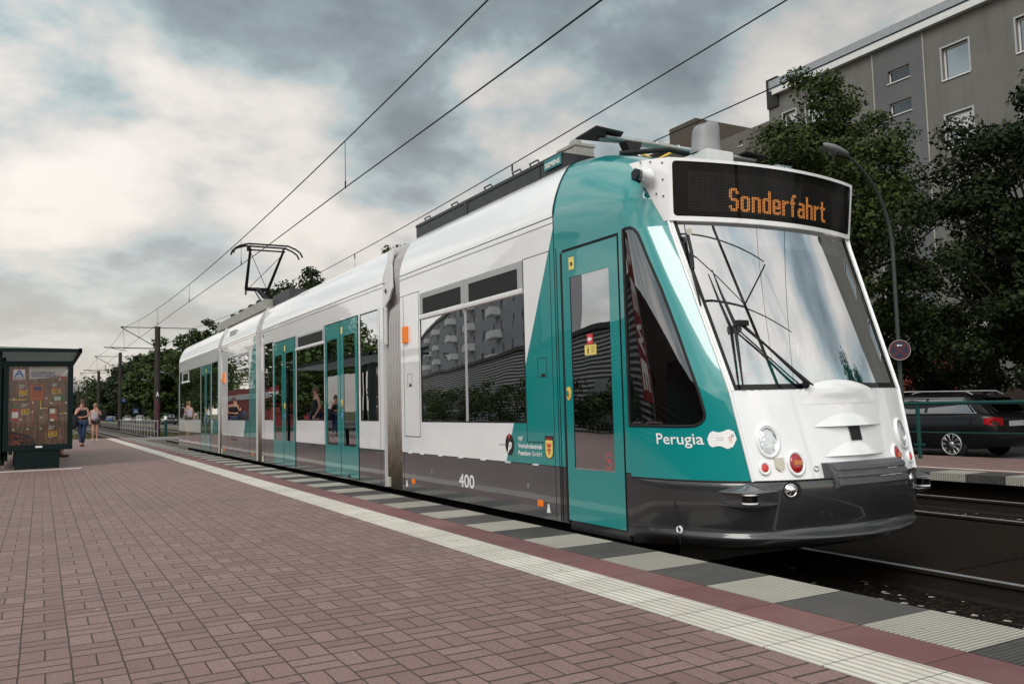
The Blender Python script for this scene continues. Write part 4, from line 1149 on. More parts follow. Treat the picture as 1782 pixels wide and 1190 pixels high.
for ch in 'Sonderfahrt':
    wd, rr = GL[ch]
    for a, b, c, d in rr:
        for i in range(a, b + 1):
            for j in range(c, d + 1): dots.add((cx + i, j))
    cx += wd + 1
NX = cx - 1; PX = 1.035 / NX; PZ = .172 / 16
mb = MB()
for i, j in sorted(dots):
    x = 4.422 + i * PX; z = 2.398 + j * PZ; a, b = PX * .32, PZ * .26
    mb.add([front(x - a, z - b, .0125), front(x + a, z - b, .0125), front(x + a, z + b, .0125), front(x - a, z + b, .0125)], [(0, 1, 2, 3)])
mb.build('led_text', M['led'], head)
mb = MB()
for i in range(-24, 98):
    for j in range(-1, 26):
        if (i, j) in dots: continue
        x = 4.422 + i * PX; z = 2.398 + j * PZ; a, b = PX * .25, PZ * .2
        if z > 2.68 or x > 5.77 or x < 4.09: continue
        mb.add([front(x - a, z - b, .0122), front(x + a, z - b, .0122), front(x + a, z + b, .0122), front(x - a, z + b, .0122)], [(0, 1, 2, 3)])
o = mb.build('led_grid', simple('led_off', (.02, .018, .014), .6), head)
# camera pod on the cheek
c0 = side(.62, 2.62, .0); nn = snorm(.62, 2.62); tt = Vector((0, 0, 1)).cross(nn).normalized()
mb = MB(); rows = []
for r_, d_, dy in ((.085, .02, 0), (.07, .06, .01), (.052, .11, .02), (.050, .15, .03)):
    rows.append([c0 + nn * d_ + Vector((0, 1, 0)) * dy + (Vector((0, 1, 0)) * math.cos(q) * r_ + Vector((0, 0, 1)) * math.sin(q) * r_ * .8) for q in [2 * math.pi * k / 16 for k in range(16)]])
mb.grid(rows, closed=True); mb.add(rows[-1], [tuple(range(16))])
pod = mb.build('camera_pod', M['white'], tram)
rows = []
for r_, d_ in ((.046, .10), (.058, .13), (.058, .20), (.045, .225)):
    rows.append([c0 + nn * d_ + Vector((0, .03 + d_ * .1, -.005)) + (Vector((0, 1, 0)) * math.cos(q + .5) * r_ + Vector((0, 0, 1)) * math.sin(q + .5) * r_ * .85) for q in [2 * math.pi * k / 6 for k in range(6)]])
mb = MB().grid(rows, 0, False, closed=True); mb.add(rows[-1], [tuple(range(6))]); mb.build('camera_head', M['black_gloss'], pod)

# --- cab interior
mb = MB(); rows = []
for v, (dy, z) in enumerate(((.04, 1.02), (.07, 1.14), (.14, 1.22), (.26, 1.27), (.46, 1.30), (.62, 1.27), (.68, 1.10), (.68, .6))):
    rows.append([Vector((XC + .86 * s_, front(XC + .8 * s_, 1.07).y + dy, z - (.07 * abs(s_) ** 3 if z > 1.1 else 0))) for s_ in np.linspace(-1, 1, 17)])
mb.grid(rows); dsh = mb.build('dashboard', M['dash'], tram)
MB().bbox(4.35, 4.72, 4.62, 4.90, 1.20, 1.30, .03).build('instrument_hood', M['dash'], dsh)
MB().bbox(4.10, 4.50, 4.30, 4.52, 1.13, 1.19, .02).build('console', M['int_dark'], dsh)
mb = MB().box(3.86, 5.94, 6.02, 6.06, .05, 2.44); mb.build('cab_partition', M['int_lite'], tram)
MB().box(4.55, 5.25, 6.005, 6.02, .1, 2.1).build('partition_door', M['int_grey'], tram)
MB().box(5.3, 5.75, 5.985, 6.015, 1.2, 1.75).box(4.0, 4.4, 5.985, 6.015, 1.3, 1.8).build('partition_window', M['black_gloss'], tram)
MB().bbox(4.0, 5.8, 4.95, 6.0, 2.31, 2.36, .02).build('cab_ceiling', M['int_lite'], tram)
st_ = MB().bbox(4.62, 5.12, 5.10, 5.62, .62, .74, .05).bbox(4.64, 5.10, 5.52, 5.66, .7, 1.35, .05).bbox(4.74, 5.0, 5.54, 5.64, 1.38, 1.58, .04).tube([(4.87, 5.35, .1), (4.87, 5.35, .62)], .06)
st_.build('driver_seat', M['seat'], tram)
MB().bbox(5.35, 5.75, 4.75, 5.6, .5, 1.12, .03).build('side_console', M['int_lite'], tram)
mb = MB(); mb.ring((4.18, 5.35, 1.18), (0, 1, 0), .09, .012).tube([(4.18, 5.35, .5), (4.18, 5.35, 1.09)], .015); mb.build('inner_mirror', M['rubber'], tram)
MB().grid([[front(4.05 + 1.65 * j / 12, z, -.06) for j in range(13)] for z in (2.15, 2.30)]).build('sun_blind', M['int_grey'], tram)
# --- wipers
def fpts(L, off): return [front(x, z, off) for x, z in L]
wp = MB().tube(fpts([(4.60, 1.095), (4.50, 1.2), (4.36, 1.37), (4.207, 1.528)], .05), [.014, .010, .008, .007], 8).build('wiper', M['rubber'], tram)
MB().tube(fpts([(4.645, 1.09), (4.53, 1.2), (4.40, 1.34), (4.235, 1.53)], .04), .006, 6).build('wiper_arm', M['rubber'], wp)
MB().tube(fpts([(4.145, 1.924), (4.16, 1.75), (4.19, 1.53), (4.15, 1.3), (4.11, 1.074)], .03), [.004, .008, .013, .010, .005], 8).build('wiper_blade', M['rubber'], wp)
MB().bbox(*(lambda c: (c.x - .05, c.x + .05, c.y - .03, c.y + .02, c.z - .02, c.z + .02))(front(4.22, 1.53, .05)), .006).build('wiper_joint', M['rubber'], wp)
MB().dome(front(4.60, 1.095, .02), fnorm(4.6, 1.1), .028, .03, 14, 3).build('wiper_hub', M['rubber'], wp)
wq = MB().tube(fpts([(4.041, 2.205), (4.030, 2.05), (4.005, 1.93)], .035), .012, 8).build('short_wiper', M['rubber'], tram)
MB().tube(fpts([(4.02, 2.07), (4.01, 1.9), (3.995, 1.66)], .02), [.006, .012, .006], 6).build('wiper_blade', M['rubber'], wq)
MB().disc(front(4.041, 2.211, .05), (1, 0, 0), (0, 0, 1), .028, .026, .012, 18).build('pivot_cap', M['cream'], wq)

# --- roof equipment on the front car
rb = MB().box(3.965, 5.835, 6.12, 9.43, 3.0, 3.205)
rb.box(3.955, 3.965, 6.10, 9.43, 3.185, 3.215).box(3.958, 3.965, 8.02, 8.10, 3.03, 3.19).box(3.958, 3.965, 6.5, 6.72, 3.03, 3.17)
rbox = rb.build('roof_box', M['darkbox'], tram)
for y in (9.1, 8.35, 7.55, 6.95, 6.62):
    MB().tube([(3.99, y - .09, 3.20), (3.96, y - .09, 3.245), (3.96, y + .06, 3.245), (3.99, y + .06, 3.20)], .008, 6).box(3.99, 4.2, y - .07, y + .05, 3.2, 3.235).build('lid_handle', M['darkbox'], rbox)
pl_ = MB().box(3.945, 3.955, 6.12, 6.40, 3.10, 3.195).build('maker_plate', simple('maker_teal', (.01, .16, .17), .4), rbox)
mb = MB(); text_on(mb, 'SIEMENS', lambda u, v: (3.9435, 6.385 - u, 3.118 + v), .25, .045, .03); mb.build('plate_letters', M['whitepaint'], pl_)
gb = MB().bbox(4.16, 4.36, 6.20, 6.50, 3.205, 3.33, .01).bbox(4.15, 4.37, 6.19, 6.51, 3.315, 3.345, .005).build('antenna_box', M['greybox'], tram)
MB().dome((4.27, 6.36, 3.345), (0, 0, 1), .07, .09, 20, 6).build('antenna_dome', M['horn'], gb)
# lowered collector bow lying across the roof
bar = MB().tube([(4.20, 5.8, 3.285), (5.95, 5.8, 3.285)], .022, 8).tube([(4.20, 5.9, 3.30), (5.95, 5.9, 3.30)], .022, 8)
for x in (4.75, 5.0, 5.3, 5.5): bar.ring((x, 5.8, 3.285), (1, 0, 0), .024, .006, 12)
cb = bar.build('cross_bar', M['alu'], tram)
for x0 in (4.02, 5.72):
    MB().prism([(x0 + .02, 6.02, 3.30), (x0 + .02, 5.70, 3.315), (x0 + .30, 5.70, 3.30), (x0 + .42, 5.96, 3.30)], (0, 0, .012)).build('bar_wing', M['dark_metal'], cb)
MB().prism([(4.40, 5.78, 3.27), (4.58, 5.78, 3.27), (4.53, 5.78, 3.16), (4.53, 5.78, 3.05), (4.46, 5.78, 3.05), (4.46, 5.78, 3.16)], (0, .1, 0)).build('bar_stand', M['dark_metal'], cb)
MB().tube([(4.55, 5.82, 3.2), (4.7, 5.75, 3.12), (4.85, 5.7, 3.2), (4.95, 5.8, 3.27)], .012, 6).build('cable', M['yellowring'], cb)
MB().tube([(4.2, 5.6, 3.08), (4.6, 5.45, 3.12), (5.1, 5.3, 3.02), (5.6, 5.2, 2.97)], .022, 6).build('roof_cable', M['rubber'], tram)
hb = MB().bbox(4.66, 4.94, 5.05, 5.35, 2.90, 3.03, .008).build('aerial_base', M['frame_white'], tram)
mb = MB(); rows = []
for z, k, sh in ((3.03, 1., 0), (3.06, 1.0, 0), (3.07, .93, 0), (3.17, .9, .005), (3.25, .86, .01), (3.285, .74, .015), (3.30, .45, .02), (3.303, .02, .02)):
    rows.append([(4.78 + sh + .135 * k * math.cos(q), 5.2 + .12 * k * math.sin(q), z - .02 * math.cos(q) * (1 if z > 3.2 else 0) * -1) for q in [2 * math.pi * j / 24 for j in range(24)]])
mb.grid(rows, closed=True); mb.build('aerial_fairing', M['horn'], hb)
MB().bbox(5.22, 5.40, 4.86, 4.98, 2.86, 2.915, .012).build('clearance_lamp', M['glass_lamp'], tram)
MB().bbox(5.2, 5.42, 4.84, 5.0, 2.80, 2.862, .006).build('lamp_base', M['frame_white'], tram)
MB().box(3.97, 5.83, 17.4, 22.8, 3.1, 3.30).build('roof_box', M['greybox'], tram)
MB().box(4.1, 5.7, 16.0, 17.3, 3.1, 3.34).build('roof_box', M['darkbox'], tram)
for y in (18.2, 19., 20., 21.): MB().bbox(4.0, 4.3, y, y + .2, 3.30, 3.38, .02).build('insulator', M['dark_metal'], tram)
MB().box(XS + .03, XS + .06, 19.4, 20.1, 2.72, 2.86).build('roof_grille', M['frame_grey'], tram)

# --- bellows between the cars
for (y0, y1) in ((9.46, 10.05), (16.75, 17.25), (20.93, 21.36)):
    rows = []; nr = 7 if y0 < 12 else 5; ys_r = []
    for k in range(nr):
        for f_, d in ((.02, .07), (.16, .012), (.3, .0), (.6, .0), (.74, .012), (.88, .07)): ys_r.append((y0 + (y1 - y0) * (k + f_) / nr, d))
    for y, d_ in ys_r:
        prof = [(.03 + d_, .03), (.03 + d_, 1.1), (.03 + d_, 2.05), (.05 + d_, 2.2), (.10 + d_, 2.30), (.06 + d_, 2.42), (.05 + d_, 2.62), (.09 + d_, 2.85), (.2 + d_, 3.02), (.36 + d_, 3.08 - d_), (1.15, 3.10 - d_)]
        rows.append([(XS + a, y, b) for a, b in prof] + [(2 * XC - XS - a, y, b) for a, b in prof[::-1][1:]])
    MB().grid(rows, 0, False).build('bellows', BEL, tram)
# swinging guide plates above the joints
gp = [(9.50, 3.0), (9.98, 2.98), (10.06, 2.75), (10.06, 2.30), (9.99, 2.26), (9.78, 2.38), (9.68, 2.50), (9.74, 2.62)]
for dy, sc__ in ((0, 1), (7.0, .8), (11.22, .75)):
    pts = [(XS - .006 if z < 2.6 else XS + (z - 2.6) * .22, 10.06 - (10.06 - y) * sc__ + dy, z) for y, z in [(9.86, 3.02), (10.06, 3.0), (10.06, 2.28), (9.99, 2.26), (9.80, 2.36), (9.70, 2.48), (9.74, 2.62), (9.85, 2.8)]]
    pts = [(x, y if dy == 0 else y - .32, z) for x, y, z in pts]
    g_ = MB().prism(pts, (.02, 0, 0)).build('joint_plate', M['frame_white'], tram)
    MB().disc((XS - .008, 9.93 + dy - (.32 if dy else 0), 2.47), (0, 1, 0), (0, 0, 1), .028, .03, .004, 16).build('joint_hole', M['rubber'], g_)
    MB().bbox(XS - .012, XS + .02, 9.93 + dy - (.25 if dy else 0), 9.985 + dy - (.25 if dy else 0), 1.80, 2.27, .01).build('joint_strut', M['frame_white'], g_)
    MB().bbox(XS - .012, XS + .03, 9.90 + dy - (.25 if dy else 0), 9.97 + dy - (.25 if dy else 0), .05, .17, .01).build('joint_foot', M['cream'], g_)
# --- rear cab end
rows = []
for k in range(9):
    t = k / 8; ins = .42 * t * t; y = 28.0 + .75 * t
    row = [(XS + ins, y, .05), (XS + ins, y, .49), (XS + ins * .98, y - .02, 1.1), (XS + ins * .9, y - .2 * t, 2.3), (XS + ins * .8, y - .3 * t, 2.58)] + [(XS + ins * .8 + a * (1 - .35 * t), y - .35 * t - .1 * t * (z - 2.58), z - .12 * t) for a, z in ROOF[1:]]
    rows.append([Vector(q) for q in row] + [Vector((2 * XC - q[0], q[1], q[2])) for q in row[::-1][1:]])
mb = MB().grid(rows); mb.add(rows[-1], [tuple(range(len(rows[-1])))]); mb.build('rear_cab', livery('livery_rear_cab', -99, 0), tram)
# --- bogie wheels
for yb in (7.0, 8.8, 18.1, 20.0, 25.0, 26.8):
    for x in (4.225, 5.66): MB().tube([(x - .06, yb, .04), (x + .06, yb, .04)], .30, 28, smooth=False).build('wheel', rail_m, tram)

# --- pantograph
pg = thing('pantograph_stub', 'x', 'x'); bpy.data.objects.remove(pg)
HZ = 5.15
mb = MB().tube([(4.9, 20.1, 3.35), (4.9, 22.35, 4.2)], .055, 8, 0).tube([(4.75, 20.4, 3.32), (4.82, 22.25, 4.12)], .018, 6)
pt = mb.build('pantograph', M['wire'], tram)
MB().tube([(4.60, 22.4, 4.20), (5.20, 22.4, 4.20)], .05, 8).build('knee_bar', M['wire'], pt)
MB().tube([(4.62, 22.4, 4.2), (4.50, 21.3, 5.05)], [.042, .03], 8).tube([(5.18, 22.4, 4.2), (5.32, 21.3, 5.05)], [.042, .03], 8).tube([(4.66, 22.35, 4.2), (5.3, 21.4, 4.95)], .008, 5).tube([(5.14, 22.35, 4.2), (4.54, 21.4, 4.95)], .008, 5).build('upper_arm', M['wire'], pt)
for dy in (-.16, .16):
    hp = [(4.06, 21.3 + dy, 4.90), (4.10, 21.3 + dy, 5.02), (4.22, 21.3 + dy, 5.09), (4.42, 21.3 + dy, HZ), (5.40, 21.3 + dy, HZ), (5.58, 21.3 + dy, 5.08), (5.70, 21.3 + dy, 5.0), (5.76, 21.3 + dy, 4.88)]
    MB().tube(hp, .022, 8).build('collector_strip', M['wire'], pt)
MB().tube([(4.48, 21.3, 5.03), (5.36, 21.3, 5.03)], .02, 8).tube([(4.48, 21.14, 5.1), (4.48, 21.46, 5.1)], .02, 6).tube([(5.34, 21.14, 5.1), (5.34, 21.46, 5.1)], .02, 6).tube([(4.46, 21.3, 5.0), (4.46, 21.3, 5.12)], .05, 8).build('collector_frame', M['wire'], pt)
for x in (4.62, 5.18): MB().ring((x, 22.43, 4.12), (1, 0, 0), .07, .012, 14).build('cable_loop', M['wire'], pt)

# ================================================================== OVERHEAD LINE
def sag_line(x, y0, y1, z0, z1, sag, n=24):
    return [(x, y0 + (y1 - y0) * i / n, z0 + (z1 - z0) * i / n - sag * 4 * (i / n) * (1 - i / n)) for i in range(n + 1)]
PY_ = [0, 62, 93, 129, 162, 200]
def wire(name, label, pts, r):
    o = MB().tube(pts, r, 5).build(name, M['wire']); tag(o, label, 'overhead wire', 'overhead wires of the tram line'); return o
def messenger(x):
    pts = []
    for a, b in zip(PY_[:-1], PY_[1:]):
        zs_ = (6.5 if x < 6 else 6.98) if a == 0 else 6.95
        pts += sag_line(x, a, b, zs_, 6.95, (.82 if x < 6 else .76) if b - a > 50 else .3, 30 if b - a > 50 else 10)
    return pts
wire('messenger_wire', 'upper carrying wire over the near track, crossing the sky above the collector of the tram', [(4.9, -60, 6.6)] + messenger(4.9), .012)
wire('contact_wire', 'lower contact wire over the near track, touching the collector on the tram roof', [(4.9, -60, 5.02), (4.9, -8, 5.05), (4.9, 8, 5.07), (4.9, 15, 5.13), (4.9, 21.9, 5.145), (4.9, 38, 5.32), (4.9, 62, 5.5), (4.9, 200, 5.5)], .011)
wire('messenger_wire', 'upper carrying wire over the far track, passing just behind the roof of the tram', [(9.15, -60, 7.0)] + messenger(9.15), .012)
wire('contact_wire', 'thin contact wire of the far track running along the roofline of the grey apartment block', [(9.15, -60, 5.47), (9.15, 62, 5.47), (9.15, 200, 5.47)], .010)
def z_at(x, y):
    P = [(4.9, -60, 6.6)] + messenger(4.9) if x < 6 else messenger(9.15)
    for a, b in zip(P[:-1], P[1:]):
        if a[1] <= y <= b[1]: return a[2] + (b[2] - a[2]) * (y - a[1]) / max(1e-6, b[1] - a[1])
    return 6
def cz(x, y): return float(np.interp(y, [-60, -8, 8, 15, 21.9, 38, 62, 200], [5.02, 5.05, 5.07, 5.13, 5.145, 5.32, 5.5, 5.5])) if x < 6 else 5.47
DL = {15: 'hanger wire nearest to the camera between the two wires in the middle of the sky', 24.4: 'hanger wire directly above the collector bow of the tram', 34: 'hanger wire next beyond the collector bow', 44: 'third hanger wire beyond the collector bow', 53: 'hanger wire just before the nearest thick mast'}
for y, lb in DL.items():
    o = MB().tube([(4.9, y, z_at(4.9, y)), (4.9, y, cz(4.9, y))], .006, 4).tube([(4.9, y, cz(4.9, y) - .02), (4.9, y, cz(4.9, y) + .12)], .015, 5).build('hanger_wire', M['wire'])
    tag(o, lb, 'hanger wire', 'hanger wires of the overhead line')
for y, lb in ((16.2, 'hanger wire of the far track above the roof box of the front car'), (27.1, 'hanger wire of the far track above the second car of the tram'), (40, 'hanger wire of the far track beside the thick mast')):
    o = MB().tube([(9.15, y, z_at(9.15, y)), (9.15, y, 5.47)], .005, 4).tube([(9.15, y, z_at(9.15, y) - .16), (9.15, y, z_at(9.15, y))], .02, 5).build('hanger_wire', M['wire'])
    tag(o, lb, 'hanger wire', 'hanger wires of the overhead line')
mast_m = simple('weathered_mast', (.026, .021, .017), .85, var=.35, bmp=.3, vscale=2)
def mast(y, r0, r1, h, label, k=1.):
    t = thing('overhead_mast', label, 'mast', (6.9, y, -.45), 0, 'masts of the overhead line')
    MB().tube([(6.9, y, -.45), (6.9, y, h)], [r0, r1], 20).build('pole', mast_m, t)
    a1 = MB().tube([(4.6, y, 6.92), (9.4, y, 6.92)], .028 * k, 6).tube([(4.65, y, 6.9), (6.9, y, 5.55)], .028 * k, 6).tube([(9.4, y, 6.85), (6.9, y, 5.55)], .028 * k, 6)
    a1.build('upper_bracket', M['wire'], t)
    MB().tube([(3.6, y, 5.55), (6.9, y, 5.50)], .035 * k, 6).tube([(4.1, y, 5.5), (5.0, y, 5.32)], .018 * k, 5).build('registration_arm', M['wire'], t)
    MB().tube([(6.9, y, 5.48), (9.2, y, 5.36)], .022 * k, 5).build('registration_arm', M['wire'], t)
    for x in (4.72, 4.66, 4.1): MB().tube([(x - .05, y, 6.92 if x > 4.5 else 5.54), (x + .05, y, 6.92 if x > 4.5 else 5.54)], .05 * k, 8).build('insulator', M['dark_metal'], t)
    MB().tube([(4.75, y, 6.9), (4.85, y, 5.45)], .008, 4).tube([(9.15, y, 6.9), (9.15, y, 5.4)], .008, 4).build('hanger', M['wire'], t)
    return t
t = mast(62, .21, .175, 6.95, 'nearest and thickest overhead line mast, with red graffiti at its foot')
mb = MB(); random.seed(5)
for k in range(14):
    z = .05 + k * .14; a = random.uniform(-2.2, -1.2)
    mb.ring((6.9 + .20 * math.cos(a), 62 + .20 * math.sin(a), z), (math.cos(a), math.sin(a), 0), random.uniform(.05, .1), .02, 12)
mb.build('graffiti', simple('magenta_paint', (.14, .02, .05), .6), t)
mb = MB(); text_on(mb, 'A', lambda u, v: (6.81 + u, 61.79, 2.25 + v), .18, .3, .03); mb.build('mast_mark', M['whitepaint'], t)
MB().tube([(6.9, 62, 6.95), (6.9, 62, 7.0)], .195, 16).build('mast_cap', M['dark_metal'], t)
mast(93, .18, .16, 7.3, 'second overhead line mast, slimmer, seen between woman and thick mast')
mast(129, .22, .18, 7.2, 'third overhead line mast from the right, in front of the trees')
mast(162, .22, .18, 7.2, 'fourth overhead line mast, close to the women walking on the platform')
mast(200, .22, .18, 7.2, 'farthest overhead line mast, beside the distant tower blocks')
mast(0, .075, .07, 7.2, 'overhead line mast reflected in the windscreen of the tram', .55)

# railing between the far tracks
def picket_fence(x0, y0, y1):
    t = thing('track_railing', 'low silver railing between the tracks beyond the thick mast', 'railing', (x0, y0, -.4))
    MB().tube([(x0, y0, .62), (x0, y1, .62)], .035, 6).tube([(x0, y0, -.05), (x0, y1, -.05)], .02, 6).build('rail', M['alu'], t)
    y = y0
    while y <= y1:
        MB().tube([(x0, y, -.4), (x0, y, .62)], .03, 6).build('post', M['alu'], t); y += 1.9
picket_fence(6.5, 58, 88)
t = thing('bollard', 'green and white striped post standing beside the crossing left of the tram', 'bollard', (6.55, 54.5, -.3))
MB().tube([(6.55, 54.5, -.3), (6.55, 54.5, 1.05)], .085, 12).dome((6.55, 54.5, 1.05), (0, 0, 1), .085, .05, 12, 3).build('post', M['green_rail'], t)
MB().tube([(6.55, 54.5, .70), (6.55, 54.5, .92)], .089, 12).build('reflective_band', M['whitepaint'], t)

# ================================================================== SHELTER
SY = 19.35
sh = thing('tram_shelter', 'dark green waiting shelter with slatted roof and a lit advertising panel at its end', 'shelter', (-.05, SY, 0))
G = M['green_metal']
MB().bbox(-.435, .345, SY, SY + .28, 0, .40, .01).build('panel_base', G, sh)
mb = MB(); X0, X1, Z0, Z1 = -.64, .572, .36, 2.13; p0, p1, q0, q1 = -.555, .478, .475, 2.03
for a, b, c, d in ((X0, X1, Z0, q0), (X0, X1, q1, Z1), (X0, p0, q0, q1), (p1, X1, q0, q1)): mb.bbox(a, b, SY - .02, SY + .30, c, d, .006)
mb.box(p0, p1, SY + .05, SY + .25, q0, q1)
mb.build('panel_case', G, sh)
MB().box(-.02 - .06, -.02 + .06, SY - .024, SY - .02, .415, .447).build('maker_plate', M['whitepaint'], sh)
wood = None
def wood_mat():
    m, nt, p = new_mat('poster_wood_print'); co = coord(nt)
    mp = N(nt, 'ShaderNodeMapping'); mp.inputs['Scale'].default_value = (7, 1, .9); sock(nt, co, mp.inputs[0])
    a = noise(nt, mp.outputs[0], 3, 8, .65); sp = N(nt, 'ShaderNodeSeparateXYZ'); sock(nt, co, sp.inputs[0])
    pl = math_(nt, 'FRACT', math_(nt, 'MULTIPLY', sp.outputs[0], 4.2)); ln = math_(nt, 'LESS_THAN', pl, .03)
    c = ramp(nt, a, ((.3, (.035, .016, .010)), (.5, (.085, .042, .026)), (.7, (.19, .11, .07))))
    c = mixc(nt, ln, c, (.012, .006, .004)); sock(nt, c, p.inputs['Base Color']); p.inputs['Roughness'].default_value = .25; return m
MB().box(p0, p1, SY + .035, SY + .05, q0, q1).build('poster', wood_mat(), sh)
pa = bpy.data.objects['poster']
def PX_(cx): return p0 + (cx - 58) / (608 - 58) * (p1 - p0)
def PZ_(cy): return q1 - (cy - 187) / (920 - 187) * (q1 - q0)
_lay = [0]
def prect(name, a, b, c, d, m, lay=1):
    y = SY + .035 - .0012 * lay
    return MB().box(PX_(a), PX_(c), y - .001, y, PZ_(d), PZ_(b)).build(name, m, pa)
def ptext(s, a, b, c, d, m, lay=3, bold=.03):
    y = SY + .035 - .0012 * lay; mb = MB(); text_on(mb, s, lambda u, v: (PX_(a) + u, y - .001, PZ_(d) + v), PX_(c) - PX_(a), PZ_(b) - PZ_(d), bold); return mb.build('poster_lettering', m, pa)
pcream = simple('poster_cream', (.30, .285, .25), .4); pnavy = simple('poster_navy', (.01, .02, .09), .4); pblue = simple('poster_blue', (.02, .08, .25), .4)
pyel = simple('poster_yellow', (.50, .31, .012), .4); pwh = simple('poster_white', (.42, .42, .40), .4); pblk = simple('poster_black', (.01, .008, .008), .4)
pgrn = simple('poster_green', (.014, .085, .022), .4); porg = simple('poster_orange', (.26, .055, .012), .4); pred = simple('poster_red', (.25, .015, .01), .4); pmeat = simple('poster_meat', (.2, .04, .015), .4, var=.6, vscale=60)
y_ = SY + .0335
MB().prism([(PX_(238), y_, PZ_(188)), (PX_(600), y_, PZ_(188)), (PX_(604), y_, PZ_(285)), (PX_(246), y_, PZ_(308))], (0, -.001, 0)).build('poster_banner', pcream, pa)
ptext('NÄCHSTER HALT:', 262, 232, 488, 264, pnavy); ptext('GÜNSTIG GRILLEN', 262, 262, 500, 292, pnavy)
prect('logo_frame', 92, 212, 210, 318, pred); prect('logo_field', 98, 217, 204, 313, pwh, 2)
yy = SY + .035 - .0036
def pq(pts, m, name='logo_mark', lay=3):
    y = SY + .035 - .0012 * lay; return MB().prism([(PX_(a), y, PZ_(b)) for a, b in pts][::-1], (0, -.001, 0)).build(name, m, pa)
pq([(140, 226), (162, 226), (198, 285), (178, 285), (151, 240), (124, 285), (104, 285)], pblue); pq([(130, 270), (172, 270), (166, 258), (136, 258)], pblue)
prect('logo_bar', 106, 288, 196, 308, pnavy, 3); ptext('ALDI', 116, 291, 188, 305, pwh, 4, .05)
for (a, b, c, d, s_) in ((152, 408, 232, 456, '2.19'), (456, 396, 532, 442, '0.89'), (176, 584, 252, 632, '0.79'), (430, 798, 508, 848, '3.19')):
    prect('price_tag', a, b, c, d, pyel, 1); prect('price_rule', a + 3, b + 2, c - 3, b + 14, porg, 2); ptext(s_, a + 8, b + 17, c - 8, d - 4, pblk, 3, .04)
    for k in range(3): prect('small_print', a, b - 46 + k * 12, a + 60 - k * 9, b - 42 + k * 12, pwh, 1)
    prect('small_print', a, d + 5, a + 42, d + 8, pwh, 1)
for (a, b, c, d, m_) in ((62, 486, 232, 492, pgrn), (62, 496, 232, 502, pyel), (358, 508, 368, 770, pgrn), (62, 772, 360, 778, pgrn), (274, 508, 282, 685, porg), (62, 683, 282, 688, porg), (398, 488, 404, 536, porg), (400, 532, 606, 538, porg), (350, 508, 356, 584, pyel), (352, 580, 420, 586, pyel), (528, 632, 606, 638, pyel)):
    prect('poster_line', a, b, c, d, m_, 1)
for (a, b) in ((405, 488), (280, 530), (453, 535), (592, 533), (362, 584), (278, 615), (362, 667), (592, 635), (172, 683), (105, 777), (237, 773), (360, 770), (108, 491)):
    y = SY + .035 - .0030; MB().disc((PX_(a), y, PZ_(b)), (1, 0, 0), (0, 0, 1), .016, .016, -.001, 14).build('stop_dot', pwh, pa)
prect('product_pack', 256, 364, 378, 504, porg, 1); prect('product_photo', 276, 382, 358, 482, pmeat, 2); prect('product_label', 284, 376, 362, 412, pnavy, 3)
prect('product_pack', 450, 470, 576, 516, pgrn, 1); prect('product_photo', 480, 476, 540, 510, pcream, 2)
MB().prism([(PX_(a), y_, PZ_(b)) for a, b in round_poly([(422, 565), (526, 565), (526, 716), (422, 716)], 14, 4)][::-1], (0, -.001, 0)).build('product_tray', pblk, pa)
prect('product_photo', 434, 580, 514, 706, pmeat, 3); prect('product_label', 442, 590, 490, 632, pwh, 4); prect('product_label', 446, 684, 478, 704, pwh, 4)
MB().prism([(PX_(a), y_, PZ_(b)) for a, b in round_poly([(84, 588), (100, 578), (140, 578), (154, 588), (156, 620), (150, 650), (154, 694), (80, 694), (86, 650), (80, 620)], 8, 4)][::-1], (0, -.001, 0)).build('sauce_bottle', pred, pa)
prect('bottle_cap', 98, 550, 144, 578, pgrn, 1); prect('bottle_label', 90, 612, 148, 668, pwh, 3)
for k in range(3): pq([(516, 300 - k * 10 + 28), (524, 296 - k * 10 + 28), (620, 222 - k * 6), (616, 220 - k * 6)], M['alu'], 'skewer', 3)
pq([(514, 276), (598, 286), (602, 304), (578, 318), (510, 290)], pmeat, 'grilled_meat', 4)
pan = [(PX_(58 + 250 * math.cos(a) * 1.02), y_, max(q0, PZ_(920 - 125 * math.sin(a)))) for a in np.linspace(0, math.pi / 2, 14)] + [(PX_(58), y_, q0)]
MB().prism(pan[::-1], (0, -.001, 0)).build('grill_pan', pblk, pa)
random.seed(11)
mb = MB()
for k in range(60):
    a = random.uniform(60, 285); b = random.uniform(820, 915)
    if ((a - 58) / 240) ** 2 + ((920 - b) / 110) ** 2 > .9: continue
    mb.disc((PX_(a), SY + .031, PZ_(b)), (1, 0, random.uniform(-.5, .5)), (0, 0, 1), random.uniform(.01, .03), random.uniform(.007, .015), -.001, 8)
mb.build('kebab_pieces', pmeat, pa)
MB().box(p0, p1, SY + .012, SY + .018, q0, q1).build('poster_glass', glass_mat('poster_glass_pane', (.95, .95, .95), .015, .02), sh)
